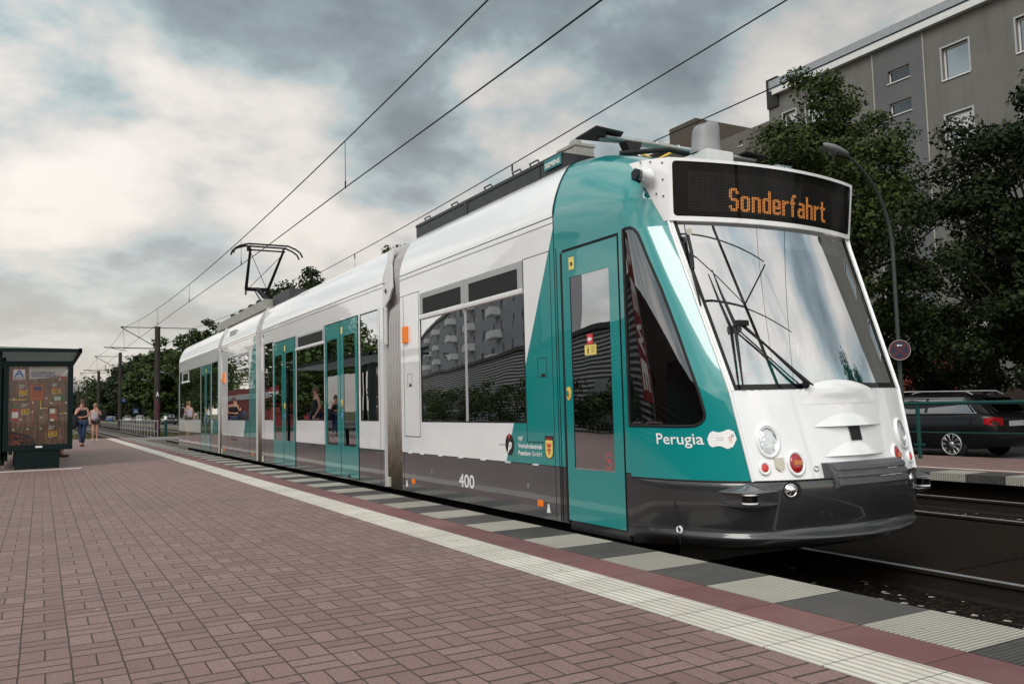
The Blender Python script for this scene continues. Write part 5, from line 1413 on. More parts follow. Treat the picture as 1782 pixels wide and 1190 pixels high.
# roof, posts, bench and glass screens behind the panel
rf = MB(); rf.prism([(-.84, SY - .22, 2.30), (.72, SY - .22, 2.30), (.72, SY - .22, 2.37), (-.84, SY - .22, 2.37)], (0, .06, 0))
rf.prism([(.66, SY - .22, 2.30), (.72, SY - .22, 2.30), (.72, SY - .22, 2.38), (.66, SY - .22, 2.38)], (0, 8.6, 0)).prism([(-.84, SY - .22, 2.44), (-.78, SY - .22, 2.44), (-.78, SY - .22, 2.52), (-.84, SY - .22, 2.52)], (0, 8.6, 0))
rf.build('roof_frame', G, sh)
MB().prism([(-.80, SY - .18, 2.40), (.68, SY - .18, 2.36), (.68, SY - .18, 2.37), (-.80, SY - .18, 2.41)], (0, 8.5, 0)).build('roof_sheet', glass_mat('roof_glass', (.55, .6, .6), .1, .02), sh)
mb = MB()
for k in range(44): mb.box(-.78, .66, SY - .1 + k * .19, SY - .02 + k * .19, 2.325, 2.345)
mb.build('roof_slats', simple('pale_slats', (.33, .36, .35), .5), sh)
for x, y in ((-.72, SY + .1), (-.72, SY + 4.2), (-.72, SY + 8.2), (.5, SY + 8.2), (-.72, SY + 2.1)): MB().bbox(x - .05, x + .05, y - .05, y + .05, 0, 2.34, .008).build('post', G, sh)
MB().box(-.74, -.71, SY + .3, SY + 8.0, .15, 2.1).build('rear_screen', M['glass_house'], sh)
MB().box(-.62, -.22, SY + 1.5, SY + 5.5, .42, .46).box(-.5, -.4, SY + 1.8, SY + 1.9, 0, .42).box(-.5, -.4, SY + 5., SY + 5.1, 0, .42).build('bench', G, sh)

# ================================================================== OPPOSITE RAILING, CAR, LAMPS, SIGN
rl = thing('handrail', 'teal green tubular railing on the opposite platform in front of the black car', 'railing', (12.3, 8.76, 0))
MB().tube([(12.3, -3.6, .875), (12.3, 21.3, .875)], .030, 10).build('top_rail', M['green_rail'], rl)
MB().tube([(12.3, -3.6, .42), (12.3, 21.3, .42)], .012, 8).build('middle_rail', M['green_rail'], rl)
for k in range(13):
    y = 8.76 + (k - 6) * 2.05
    p_ = MB().tube([(12.3, y, .0), (12.3, y, .86)], .032, 10).build('post', M['green_rail'], rl)
    MB().tube([(12.22, y, .22), (12.38, y, .22)], .022, 8).tube([(12.3, y - .09, .22), (12.3, y + .09, .22)], .022, 8).build('clamp', M['green_rail'], p_)

blackcar = simple('black_car_paint', (.005, .005, .006), .25, spec=.25, coat=.15, var=.1)
def car_mesh(root, paint, wagon=True, L=4.6, W=1.8, H=1.43, roofrail=True, rimstyle=True):
    """local coords: +x forward, z up from the ground"""
    h = L / 2
    st = [(-h, .45, .80, .70), (-h + .04, .30, .95, .80), (-h + .35, .22, .98, .87), (-h + .9, .20, .97, .90), (0, .20, .95, .90), (h - 1.3, .20, .93, .90), (h - .8, .20, .86, .88), (h - .25, .22, .76, .80), (h - .05, .28, .64, .70), (h, .38, .52, .60)]
    rows = []
    for x, zb, zt, hw in st:
        hw = hw * W / 1.8
        half = [(hw * .90, zb), (hw * .98, zb + .12), (hw, (zb + zt) / 2), (hw * .985, zt - .08), (hw * .93, zt), (hw * .5, zt + .02)]
        rows.append([(x, a, b) for a, b in half] + [(x, -a, b) for a, b in half[::-1]])
    mb = MB().grid(rows, 0, True, closed=True); mb.add(rows[0], [tuple(range(12))]); mb.add(rows[-1], [tuple(range(12))])
    body = mb.build('car_body', paint, root, recalc=True)
    rear = -h + .12 if wagon else -h + .55
    gs = [(rear, .95, .70), (rear + .32, 1.30, .64), (rear + .6, H - .03, .62), (-.3, H, .63), (.35, H - .01, .62), (.75, H - .10, .62), (1.35, .96, .72)]
    rows = []
    for x, zt, hw in gs:
        hw = hw * W / 1.8
        rows.append([(x, hw + .14 * (zt > 1.), .93), (x, hw + .09 * (zt > 1.), .93 + (zt - .93) * .5), (x, hw, max(.94, zt - .06)), (x, hw * .8, zt), (x, -hw * .8, zt), (x, -hw, max(.94, zt - .06)), (x, -hw - .09 * (zt > 1.), .93 + (zt - .93) * .5), (x, -hw - .14 * (zt > 1.), .93)])
    MB().grid(rows, 0, True).build('cabin', paint, root)
    wz = H - .13
    for s_ in (-1, 1):
        def sy(z): return s_ * (W / 2 * (.635 / .9) + .14 - .17 * (z - .93) / (H - .93) + .012)
        for a, b, ta, tb in ((rear + .35, -.75, .28, .0), (-.68, .18, 0, 0), (.24, 1.15, 0, .48)):
            q = [(a, 1.0), (b, 1.0), (b - tb, wz), (a + ta, wz)]
            MB().prism([(x, sy(z), z) for x, z in q], (0, s_ * .004, 0)).build('side_window', M['glass_car'], root)
        MB().tube([(rear + .25, sy(.985) + s_ * .006, .985), (1.2, sy(.985) + s_ * .006, .985)], .010, 6).tube([(rear + .28, sy(1.0) + s_ * .006, .99), (rear + .60, sy(wz) + s_ * .006, wz + .02), (.2, sy(wz + .02) + s_ * .006, wz + .03), (.70, sy(wz) + s_ * .006, wz), (1.18, sy(1.) + s_ * .006, .99)], .008, 6).build('window_trim', M['chrome'], root)
        if roofrail: MB().tube([(rear + .45, s_ * .56, H - .05), (rear + .6, s_ * .56, H + .03), (-.2, s_ * .56, H + .055), (.45, s_ * .56, H + .03), (.65, s_ * .56, H - .04)], .018, 8).build('roof_rail', M['chrome'], root)
        MB().prism([(rear - .14, s_ * .52, .72), (rear - .14, s_ * .80, .72), (rear - .0, s_ * .885, .75), (rear - .0, s_ * .885, .88), (rear - .14, s_ * .80, .9), (rear - .14, s_ * .52, .88)][:: s_], (.05, 0, 0)).build('tail_lamp', M['red_lens'], root)
        MB().bbox(h - .28, h - .02, s_ * .68 - .14, s_ * .68 + .14, .58, .70, .03).build('headlamp', M['chrome'], root)
        MB().bbox(.78, .92, s_ * .92 - .08, s_ * .92 + .08, .98, 1.10, .03).build('door_mirror', paint, root)
        for xw in (-h + .92, h - .92):
            yc = s_ * (W / 2 - .10)
            wh = MB().ring((xw, yc, .32), (0, 1, 0), .255, .068, 32).tube([(xw, yc - .09 , .32), (xw, yc + .09, .32)], .26, 28, smooth=False).build('wheel', M['rubber'], root)
            if rimstyle:
                rm = MB(); yo = yc + s_ * .098
                rm.ring((xw, yo, .32), (0, 1, 0), .225, .012, 28)
                for k in range(10):
                    a = k * 2 * math.pi / 10
                    for da in (-.13, .13):
                        rm.tube([(xw + .05 * math.cos(a), yo, .32 + .05 * math.sin(a)), (xw + .14 * math.cos(a), yo, .32 + .14 * math.sin(a)), (xw + .225 * math.cos(a + da), yo, .32 + .225 * math.sin(a + da))], .010, 5)
                rm.dome((xw, yo, .32), (0, s_, 0), .055, .02, 14, 3)
                rm.build('rim', M['alu'], wh)
    q = [(rear - .02, -.5, 1.0), (rear - .02, .5, 1.0), (rear + .30, .5, 1.30), (rear + .30, -.5, 1.30)]
    MB().prism(q, (-.012, 0, .012)).build('rear_window', M['glass_car'], root)
    MB().prism([(1.30, -.6, 1.0), (1.30, .6, 1.0), (.80, .55, H - .1), (.80, -.55, H - .1)], (.012, 0, .012)).build('front_window', M['glass_car'], root)
    MB().box(-h - .012, -h + .02, -.26, .26, .70, .81).build('number_plate', M['frame_grey'], root)
    return root
M['glass_car'] = glass_mat('car_glass', (.06, .08, .085), .35, .01)
cx, cy_ = 17.43 + .9, 11.64 + (2.3 - .92)
t = thing('parked_car', 'black estate car with chrome roof rails parked behind the teal railing', 'car', (cx, cy_, -.39), R(90), None, True)
car_mesh(t, blackcar)
far_cars = [(15.3, 124, 'dark hatchback parked right of the thick mast beside the rear of the tram', (.02, .02, .022), 88),
            (16.6, 176, 'silver car parked just left of the thick mast behind the silver railing', (.4, .41, .42), 84),
            (16.4, 200, 'pale car parked right of the second mast behind the silver railing', (.5, .5, .5), 84),
            (15.6, 240, 'small blue car parked left of the second mast down the street', (.05, .12, .28), 80),
            (15.2, 262, 'dark red car parked farthest down the street', (.22, .03, .03), 80)]
for x, y, lb, col, az in far_cars:
    t = thing('parked_car', lb, 'car', (x, y, -.39), R(az + 180), 'cars parked along the far street', True)
    car_mesh(t, simple('car_paint', col, .2, coat=.5), False, 4.2, 1.75, 1.45, False, False)
# street lamps
def street_lamp(x, y, h, r, label, az=-1, reach=1.75, k=1.):
    t = thing('street_lamp', label, 'street lamp', (x, y, -.4), 0, 'street lamps along the street')
    pts = [(x, y, -.4), (x, y, h - 2.1)]
    for i in range(1, 11):
        a = i / 10 * 1.25; pts.append((x + az * reach * .9 * (1 - math.cos(a)) / (1 - math.cos(1.25)), y, h - 2.1 + 1.95 * math.sin(a) / math.sin(1.25)))
    MB().tube(pts, [r * 1.25, r] + [r * (1 - .04 * i) for i in range(10)], 12).build('pole', simple('lamp_green', (.022, .034, .029), .5, var=.2), t)
    hx, hz = pts[-1][0], pts[-1][2]
    rows = []
    for i, (d, w_, hh) in enumerate(((-.05, .05, .05), (.1, .10, .07), (.35, .13, .09), (.6, .10, .07), (.68, .03, .03))):
        rows.append([(hx + az * d, y + w_ * math.cos(q), hz + .02 + d * .14 + hh * math.sin(q)) for q in [2 * math.pi * j / 12 for j in range(12)]])
    hd = MB().grid(rows, closed=True).build('lamp_head', simple('lamp_head_grey', (.16, .165, .17), .4), t)
    MB().dome((hx + az * .36, y, hz + .0), (0, 0, -1), .11, .07, 14, 3).build('lamp_glass', M['glass_lamp'], hd)
    return t
t = street_lamp(16.0, 11.75, 6.22, .040, 'green curved street lamp behind the tram front, carrying the round sign', reach=1.5)
sg = thing('no_stopping_sign', 'round red and blue no-stopping sign on the green lamp post', 'traffic sign', (15.9, 11.6, 1.9))
c = Vector((15.85, 11.62, 1.97)); nn = Vector((-.75, -.66, 0)).normalized(); a = nn.cross(Vector((0, 0, 1))).normalized(); b = Vector((0, 0, 1))
MB().disc(c, a, b, .215, .215, -.012, 32).build('sign_plate', simple('sign_red', (.07, .004, .007), .5), sg)
mb = MB(); mb.disc(c + nn * .014, a, b, .165, .165, -.002, 32); mb.build('sign_field', simple('sign_blue', (.004, .006, .035), .5), sg)
mb = MB()
for q in (1, -1):
    d = (a * q + b).normalized(); e = (a * -q + b).normalized() if q > 0 else (a + b).normalized()
    e = nn.cross(d).normalized(); mb.prism([c + nn * (.0175 + .0006 * q) + d * s1 * .17 + e * s2 * .022 for s1, s2 in ((-1, -1), (1, -1), (1, 1), (-1, 1))], nn * .001)
mb.build('sign_cross', bpy.data.materials['sign_red'], sg)
pp = c + nn * .022; ar = [(-.06, .10), (-.02, .125), (-.02, .108), (.05, .108), (.05, .092), (-.02, .092), (-.02, .075)]
MB().prism([pp - a * q + b * s_ for q, s_ in ar], nn * .001).build('sign_arrow', M['whitepaint'], sg)
MB().ring(c + nn * .013, nn, .21, .006, 32).build('sign_rim', M['frame_grey'], sg)
street_lamp(15.1, 156, 6.1, .06, 'distant street lamp with pale head just left of the thick mast')
street_lamp(15.2, 136, 6.3, .06, 'distant street lamp partly hidden by the thick mast')
street_lamp(15.2, 114, 6.4, .06, 'distant street lamp showing right of the thick mast above the rear car')
for (x, y, z, lb) in ((13.5, 171, 4.0, 'blue pedestrian crossing sign higher up in front of the trees'), (13.5, 150, 1.75, 'lower blue pedestrian crossing sign beside the lamp post')):
    t = thing('crossing_sign', lb, 'traffic sign', (x, y, -.4), 0, 'blue crossing signs in the distance')
    MB().tube([(x, y, -.4), (x, y, z + .3)], .04, 8).build('post', M['dark_metal'], t)
    MB().box(x - .42, x + .42, y - .06, y - .045, z - .42, z + .42).build('sign_plate', simple('crossing_blue', (.02, .09, .28), .4), t)
    MB().prism([(x - .28, y - .062, z - .26), (x + .28, y - .062, z - .26), (x, y - .062, z + .28)], (0, -.003, 0)).build('sign_triangle', M['whitepaint'], t)
    MB().prism([(x - .1, y - .067, z - .2), (x + .12, y - .067, z - .2), (x + .03, y - .067, z + .08), (x - .03, y - .067, z + .08)], (0, -.003, 0)).build('sign_figure', M['black'], t)

# ================================================================== BUILDINGS
def facade_block(name, label, x, y0, y1, z0, z1, depth, mat, wins, face=-1, glassm=None, roofc=None, fr=None, sillm=None, extra=None):
    """block whose street face is the plane X=x (facing -X), wins = (y0,y1,z0,z1)"""
    t = thing(name, label, 'building', (x, (y0 + y1) / 2, z0))
    mb = MB()
    wall_cells(mb, x, y0, y1, z0, z1, wins + (extra or []), 0, face, .22, 0)
    xb = x - face * depth
    for p in ([(x, y0, z0), (xb, y0, z0), (xb, y0, z1), (x, y0, z1)], [(x, y1, z0), (xb, y1, z0), (xb, y1, z1), (x, y1, z1)], [(xb, y0, z0), (xb, y1, z0), (xb, y1, z1), (xb, y0, z1)]):
        mb.add(p, [(0, 1, 2, 3)])
    mb.build('wall', mat, t)
    for a, b, c, d in wins:
        xi = x - face * .16; f_ = MB(); g = .06
        for q in ((a, b, c, c + g), (a, b, d - g, d), (a, a + g, c + g, d - g), (b - g, b, c + g, d - g)): f_.box(min(xi, xi + .05 * -face), max(xi, xi + .05 * -face), *q)
        fo = f_.build('window', fr or M['frame_white'], t)
        MB().box(xi - .02 + .04 * (face < 0), xi + .04 * (face < 0), a + g, b - g, c + g, d - g).build('pane', glassm or M['glass_house'], fo)
        xs_ = sorted((x + face * .05, x - face * .16))
        MB().box(xs_[0], xs_[1], a - .03, b + .03, c - .05, c - .002).build('sill', sillm or M['frame_white'], fo)
    return t
M['glass_stair'] = glass_mat('stair_glass', (.1, .11, .12), .16, .02)
fac = render_wall_mat('grey_render', (.145, .142, .130), .5); fac2 = render_wall_mat('bluegrey_render', (.115, .118, .124), .2)
wins = []
S_ = [13.77, 10.97, 8.17, 5.37, 2.57]
for zb in S_:
    for (a, b) in ((19.58, 20.72), (16.55, 17.7), (13.5, 14.65), (10.4, 11.55), (7.4, 8.55), (4.3, 5.45), (26.6, 27.75), (28.4, 29.2)):
        wins.append((a, b, zb, zb + 1.33))
bt = facade_block('apartment_building', 'grey rendered apartment block with white window sills behind the trees on the right', 32, 0, 30.1, -.4, 16.15, 12, fac, wins, extra=[(21.53, 23.93, -.4, 16.1)])
# stair strip with small windows is a slightly proud panel
sw = [(22.17, 23.23, z, z + .55) for z in (14.49, 13.05, 10.30, 8.9, 7.5, 6.1)]
mb = MB(); wall_cells(mb, 31.97, 21.52, 23.94, -.4, 16.1, sw, 0, -1, .2, 0)
for y in (21.52, 23.94): mb.add([(31.97, y, -.4), (32, y, -.4), (32, y, 16.1), (31.97, y, 16.1)], [(0, 1, 2, 3)])
mb.build('stair_panel', fac2, bt)
for a, b, c, d in sw:
    f_ = MB().box(32.10, 32.15, a, b, c, c + .05).box(32.10, 32.15, a, b, d - .05, d).box(32.10, 32.15, a, a + .05, c, d).box(32.10, 32.15, b - .05, b, c, d).build('window', M['frame_white'], bt)
    MB().box(32.13, 32.14, a, b, c, d).build('pane', M['glass_stair'], f_)
    MB().box(31.92, 32.1, a - .03, b + .03, c - .04, c - .002).build('sill', M['frame_white'], f_)
GH = glass_mat('clear_house_glass', (.5, .52, .52), .5, .03)
curt = simple('net_curtain', (.34, .36, .36), .9, var=.3, vscale=3)
for o in kids(bt):
    for c in kids(o):
        if c.name.startswith('pane') and max(v.co.x for v in c.data.vertices) - 0 < 1e9 and (max(v.co.z for v in c.data.vertices) - min(v.co.z for v in c.data.vertices)) > .7: c.data.materials[0] = GH
for k, (a, b, c, d) in enumerate(wins):
    if k % 4 == 3: continue
    n_ = 24; top_, bot_ = d, (c + .35 if k % 3 else c)
    rows_c = [[(32.24 + .025 * math.sin(j * 1.9 + k), a + (b - a) * j / n_, z) for j in range(n_ + 1)] for z in (bot_ + .0, top_)]
    MB().grid(rows_c).build('curtain', curt, bt)
for y in (21.5, 23.96): MB().box(31.955, 31.972, y - .03, y + .03, -.4, 16.1).build('panel_joint', simple('pale_joint', (.3, .29, .26), .8), bt)
for a, b, c, d in wins:   # white surrounds
    if a < 0 and a > -20 and False: continue
    g = .07; m_ = MB()
    for q in ((a - g, a, c - .0, d + g), (b, b + g, c - .0, d + g), (a, b, d, d + g)): m_.box(31.985, 32.0, *q)
    m_.build('window_surround', M['frame_grey'], bt)
MB().box(31.72, 32.4, -.2, 29.6, 16.16, 16.42).build('cornice', M['frame_white'], bt)
MB().box(31.85, 44.2, -.2, 29.9, 16.42, 16.95).build('parapet', simple('zinc_parapet', (.28, .30, .32), .5, .2), bt)
MB().box(31.9, 44, 29.4, 30.12, 15.6, 17.1).build('end_parapet', M['dark_metal'], bt)
MB().box(31.6, 32, 22.9, 26, -.4, 2.75).box(31.6, 32, 20.9, 21.7, -.4, 2.75).build('entrance', simple('entrance_red', (.16, .022, .016), .6), bt)
MB().box(31.4, 32, 20.5, 26.4, 2.75, 2.95).build('entrance_canopy', M['dark_metal'], bt)
MB().box(31.96, 31.998, 0, 20.9, -.4, 1.3).build('plinth', simple('plinth_brown', (.03, .018, .014), .9), bt)
# further blocks beyond
conc = render_wall_mat('weathered_concrete', (.13, .12, .105), .5)
facade_block('apartment_building', 'weathered concrete block whose roof shows between the tram roof gear and the big tree', 36, 33.5, 39.0, -.4, 16.8, 12, conc, [(34.2, 34.5, 16.0, 16.3), (36, 36.3, 16.0, 16.3), (37.2, 37.5, 15.6, 15.9)])
bk = facade_block('apartment_building', 'concrete block with brown stair tower and white roof edge behind the tram roof gear', 36, 39.2, 70.0, -.4, 17.6, 12, conc, [(y, y + 1.2, z, z + 1.3) for y in (45, 50, 55, 60, 65) for z in (13.4, 10.6)])
MB().box(35.2, 40, 39.1, 41.6, 15.0, 18.5).build('stair_tower', render_wall_mat('brown_concrete', (.07, .058, .045), .4), bk)
MB().box(35.6, 36.6, 41.7, 70.3, 17.6, 18.05).build('roof_edge', M['frame_white'], bk)
M['plate'] = render_wall_mat('tower_render', (.30, .30, .29), .2)
def tower(x, y, w_, d_, h, label, rows_, cols):
    t = thing('tower_block', label, 'building', (x, y, -.4), 0, 'tower blocks on the horizon')
    MB().box(x - w_ / 2, x + w_ / 2, y, y + d_, -.4, h).build('wall', M['plate'], t)
    MB().box(x - w_ * .2, x + w_ * .2, y + 1, y + d_ - 1, h, h + 2.2).build('roof_hut', M['plate'], t)
    mb = MB()
    for i in range(rows_): mb.box(x - w_ / 2 + .6, x + w_ / 2 - .6, y - .06, y + .1, 1.5 + i * 2.8, 2.9 + i * 2.8)
    mb.build('window_bands', M['glass_house'], t)
tower(19.6, 640, 3.5, 20, 25, 'narrow pale tower block, left one on the horizon', 10, 3)
tower(24.0, 620, 8, 20, 22.5, 'wider pale tower block, right one on the horizon', 9, 3)

# ================================================================== TREES
def leaf_mat(name, c1, c2):
    m, nt, p = new_mat(name); co = coord(nt)
    g = N(nt, 'ShaderNodeNewGeometry')
    r_ = g.outputs['Random Per Island']
    a = noise(nt, co, .9, 3, .6)
    c = mixc(nt, ramp(nt, r_, ((.0, 0.), (.75, .6), (1., 1.6))), c1, c2); c = mixc(nt, math_(nt, 'MULTIPLY', a, .6), c, tuple((x * .55 + y * .45) * .6 for x, y in zip(c1, c2)))
    sock(nt, c, p.inputs['Base Color']); p.inputs['Roughness'].default_value = .55; p.inputs['Specular IOR Level'].default_value = .15
    return m
LM = leaf_mat('lime_leaves', (.010, .024, .006), (.060, .086, .018)); LM2 = leaf_mat('dark_leaves', (.005, .012, .004), (.026, .040, .010))
LM3 = leaf_mat('bright_leaves', (.03, .06, .014), (.075, .11, .03))
bark = simple('bark', (.028, .022, .017), .95, var=.4, bmp=.6, bscale=25)
def make_tree(name, label, loc, h, r, leaves, leaf, seed, mat, trunk_h=.28, group=None, trunk_r=.18, spread=1., clumps=90, zlow=.22, rot=0):
    rs = np.random.RandomState(seed); rnd = random.Random(seed)
    t = thing(name, label, 'tree', loc, rot, group, True)
    tr = MB(); th = h * trunk_h
    top = Vector((rnd.uniform(-.3, .3), rnd.uniform(-.3, .3), h * .88))
    tk = [Vector((0, 0, 0)), Vector((rnd.uniform(-.1, .1), rnd.uniform(-.1, .1), th))] + [Vector((top.x * k + rnd.uniform(-.15, .15), top.y * k + rnd.uniform(-.15, .15), th + (top.z - th) * k)) for k in (.3, .6, 1)]
    tr.tube(tk, [trunk_r * 1.25, trunk_r, trunk_r * .75, trunk_r * .45, trunk_r * .12], 9)
    # clump centres inside an uneven crown
    cc = []
    zc, hz_ = h * (zlow + 1) / 2, h * (1 - zlow) / 2
    while len(cc) < clumps:
        v = rs.normal(size=3); v /= np.linalg.norm(v); rr = rs.uniform(.25, 1.) ** .55
        ang = math.atan2(v[1], v[0]); lob = 1 + .22 * math.sin(3 * ang + seed) + .12 * math.sin(5 * ang + 2 * seed + v[2] * 4)
        shape = (1 - .25 * max(0, v[2])) * lob
        cc.append((v[0] * rr * r * shape, v[1] * rr * r * shape, zc + v[2] * rr * hz_ * (1 + .1 * rs.normal())))
    for c in cc[::2]:
        c = Vector(c); k = min(1., max(.15, (c.z - th) / (top.z - th) - .25)); base = Vector((top.x * k, top.y * k, th + (top.z - th) * k * .8))
        mid = base.lerp(c, .5) + Vector((rnd.uniform(-.2, .2), rnd.uniform(-.2, .2), -.1 * (c - base).length))
        tr.tube([base, mid, c], [trunk_r * .32, trunk_r * .18, .012], 5, caps=False)
    tr.build('trunk', bark, t)
    cr = r * .30 * spread
    n = leaves; ci = rs.randint(0, len(cc), n); C_ = np.array(cc)[ci]
    csz = rs.uniform(.6, 1.25, len(cc))[ci]
    d = rs.normal(size=(n, 3)); d /= np.linalg.norm(d, axis=1)[:, None]; rad = rs.uniform(0, 1, n) ** .45
    P = C_ + d * (rad * csz * cr)[:, None] * np.array([1, 1, .62])
    nrm = d + rs.normal(size=(n, 3)) * .7 + np.array([0, 0, .5]); nrm /= np.linalg.norm(nrm, axis=1)[:, None]
    a = np.cross(nrm, rs.normal(size=(n, 3))); a /= np.linalg.norm(a, axis=1)[:, None]; b = np.cross(nrm, a)
    s = (leaf * rs.uniform(.6, 1.35, n))[:, None]
    V = np.stack([P - a * s, P - b * s * .62, P + a * s, P + b * s * .62], 1).reshape(-1, 3)
    me = bpy.data.meshes.new('crown'); me.vertices.add(4 * n); me.vertices.foreach_set('co', V.ravel())
    me.loops.add(4 * n); me.loops.foreach_set('vertex_index', np.arange(4 * n)); me.polygons.add(n)
    me.polygons.foreach_set('loop_start', np.arange(0, 4 * n, 4)); me.polygons.foreach_set('loop_total', np.full(n, 4)); me.materials.append(mat); me.update(calc_edges=True)
    o = bpy.data.objects.new('crown', me); COL.objects.link(o); o.parent = t
    return t
make_tree('lime_tree', 'big lime tree behind the tram front, its crown against the grey facade', (20.5, 17.2, -.3), 11.0, 3.4, 95000, .060, 3, LM, .24, trunk_r=.2, clumps=230, zlow=.14, spread=.74)
make_tree('lime_tree', 'dark tree at the right edge of the picture, right of the lamp post', (20.2, 10.4, -.3), 8.9, 3.2, 80000, .060, 8, LM2, .2, trunk_r=.17, clumps=190, zlow=.10, spread=.74)
make_tree('small_tree', 'small thin tree in front of the red entrance behind the black car', (23.5, 16.6, -.3), 4.6, 1.9, 7000, .07, 21, LM2, .25, trunk_r=.09, clumps=50, zlow=.25)
make_tree('small_tree', 'small forked tree by the pale facade above the rear of the black car', (23.2, 14.3, -.3), 4.3, 1.7, 6000, .07, 22, LM2, .25, trunk_r=.09, clumps=46, zlow=.3)
def bush(label, loc, r, h, seed, n=5000, mat=None):
    t = make_tree('bush', label, loc, h, r, n, .07, seed, mat or LM2, .1, trunk_r=.04, clumps=40, zlow=.02)
    t['category'] = 'bush'; return t
bush('dark bush below the facade at the right edge behind the black car', (27.5, 13.6, -.3), 2.2, 2.0, 31, 6000)
bush('dark bush beside the red entrance above the front of the black car', (27.5, 19.2, -.3), 1.5, 1.6, 32, 4000)
make_tree('street_tree', 'tree whose top shows just above the joint behind the front car', (20.5, 50.8, -.4), 12.15, 2.6, 9000, .14, 41, LM, .25)
make_tree('street_tree', 'broad dark tree rising behind the roof of the second car', (20.5, 75.5, -.4), 14.0, 4.5, 22000, .17, 42, LM2, .25, clumps=120)
make_tree('street_tree', 'round tree rising behind the roof of the rear car', (20.5, 127, -.4), 14.6, 4.0, 11000, .22, 43, LM, .25)
row = [(19, 160, 13.5, 6.5, 'pale green tree between the thick mast and the rear of the tram', LM3), (17.5, 148, 11.5, 5.5, 'bushy tree low beside the rear of the tram', LM), (20, 185, 15.0, 7, 'tall dark tree directly left of the thick mast', LM2),
       (20.5, 208, 15.2, 8, 'wide dark tree behind the distant street lamps', LM2), (21, 232, 14.2, 8, 'dark tree behind the second mast', LM2), (21, 262, 14.8, 8.5, 'dark tree between the second and third mast', LM), (21.5, 300, 14.0, 8.5, 'low dark tree at the third mast', LM2),
       (21.5, 345, 13.5, 9, 'farthest dark tree seen just right of the women', LM2), (16, 400, 12, 12, 'hazy tree clump at the far end of the tracks', LM2)]
for i, (x, y, h, r, lb, mt) in enumerate(row):
    make_tree('street_tree', lb, (x, y, -.4), h, r, 9000, .30 + y * .0004, 50 + i, mt, .2, 'dark trees along the far street', .3, clumps=90, zlow=.06)
gm = MB(); random.seed(2)
for k in range(9000):
    x, y = random.uniform(-6, 3.2), random.uniform(43.2, 75); 
    if k % 3 == 0: x, y = random.uniform(7.2, 8.0), random.uniform(53, 80)
    a = random.uniform(0, 3.14); s_ = random.uniform(.02, .05); hh = random.uniform(.06, .22)
    gm.add([(x - s_ * math.cos(a), y - s_ * math.sin(a), -.455), (x + s_ * math.cos(a), y + s_ * math.sin(a), -.455), (x + random.uniform(-.06, .06), y + random.uniform(-.06, .06), -.455 + hh)], [(0, 1, 2)])
tag(gm.build('grass', leaf_mat('grass_blades', (.04, .06, .015), (.16, .14, .05))), 'dry grass tufts beyond the end of the platform', 'grass', kind='stuff')

make_tree('lime_tree', 'added out-of-view lime tree giving the dark windscreen reflection an uneven edge', (23.5, -4, -.3), 10, 3.6, 22000, .11, 77, LM2, .24)  # unseen tree added to break up the dark reflection in the windscreen
# ================================================================== PEOPLE
skin_m = simple('skin', (.42, .22, .15), .55, var=.08)
def skin_mesh(name, verts, edges, radii, mat, parent, sub=2, root=0):
    me = bpy.data.meshes.new(name); me.from_pydata([tuple(v) for v in verts], edges, []); me.update()
    o = bpy.data.objects.new(name, me); COL.objects.link(o); o.parent = parent
    sm = o.modifiers.new('Skin', 'SKIN'); sm.use_smooth_shade = True
    sv = me.skin_vertices[0].data
    for i, r_ in enumerate(radii): sv[i].radius = (r_, r_) if not isinstance(r_, tuple) else r_
    for i in range(len(verts)): sv[i].use_root = (i == root)
    ss = o.modifiers.new('Sub', 'SUBSURF'); ss.levels = sub; ss.render_levels = sub
    # bake the modifiers into plain mesh data
    dg = bpy.context.evaluated_depsgraph_get(); dg.update()
    m2 = bpy.data.meshes.new_from_object(o.evaluated_get(dg)); o.modifiers.clear(); o.data = m2; m2.name = name
    m2.materials.clear(); m2.materials.append(mat)
    for p in m2.polygons: p.use_smooth = True; p.material_index = 0
    bpy.data.meshes.remove(me); return o
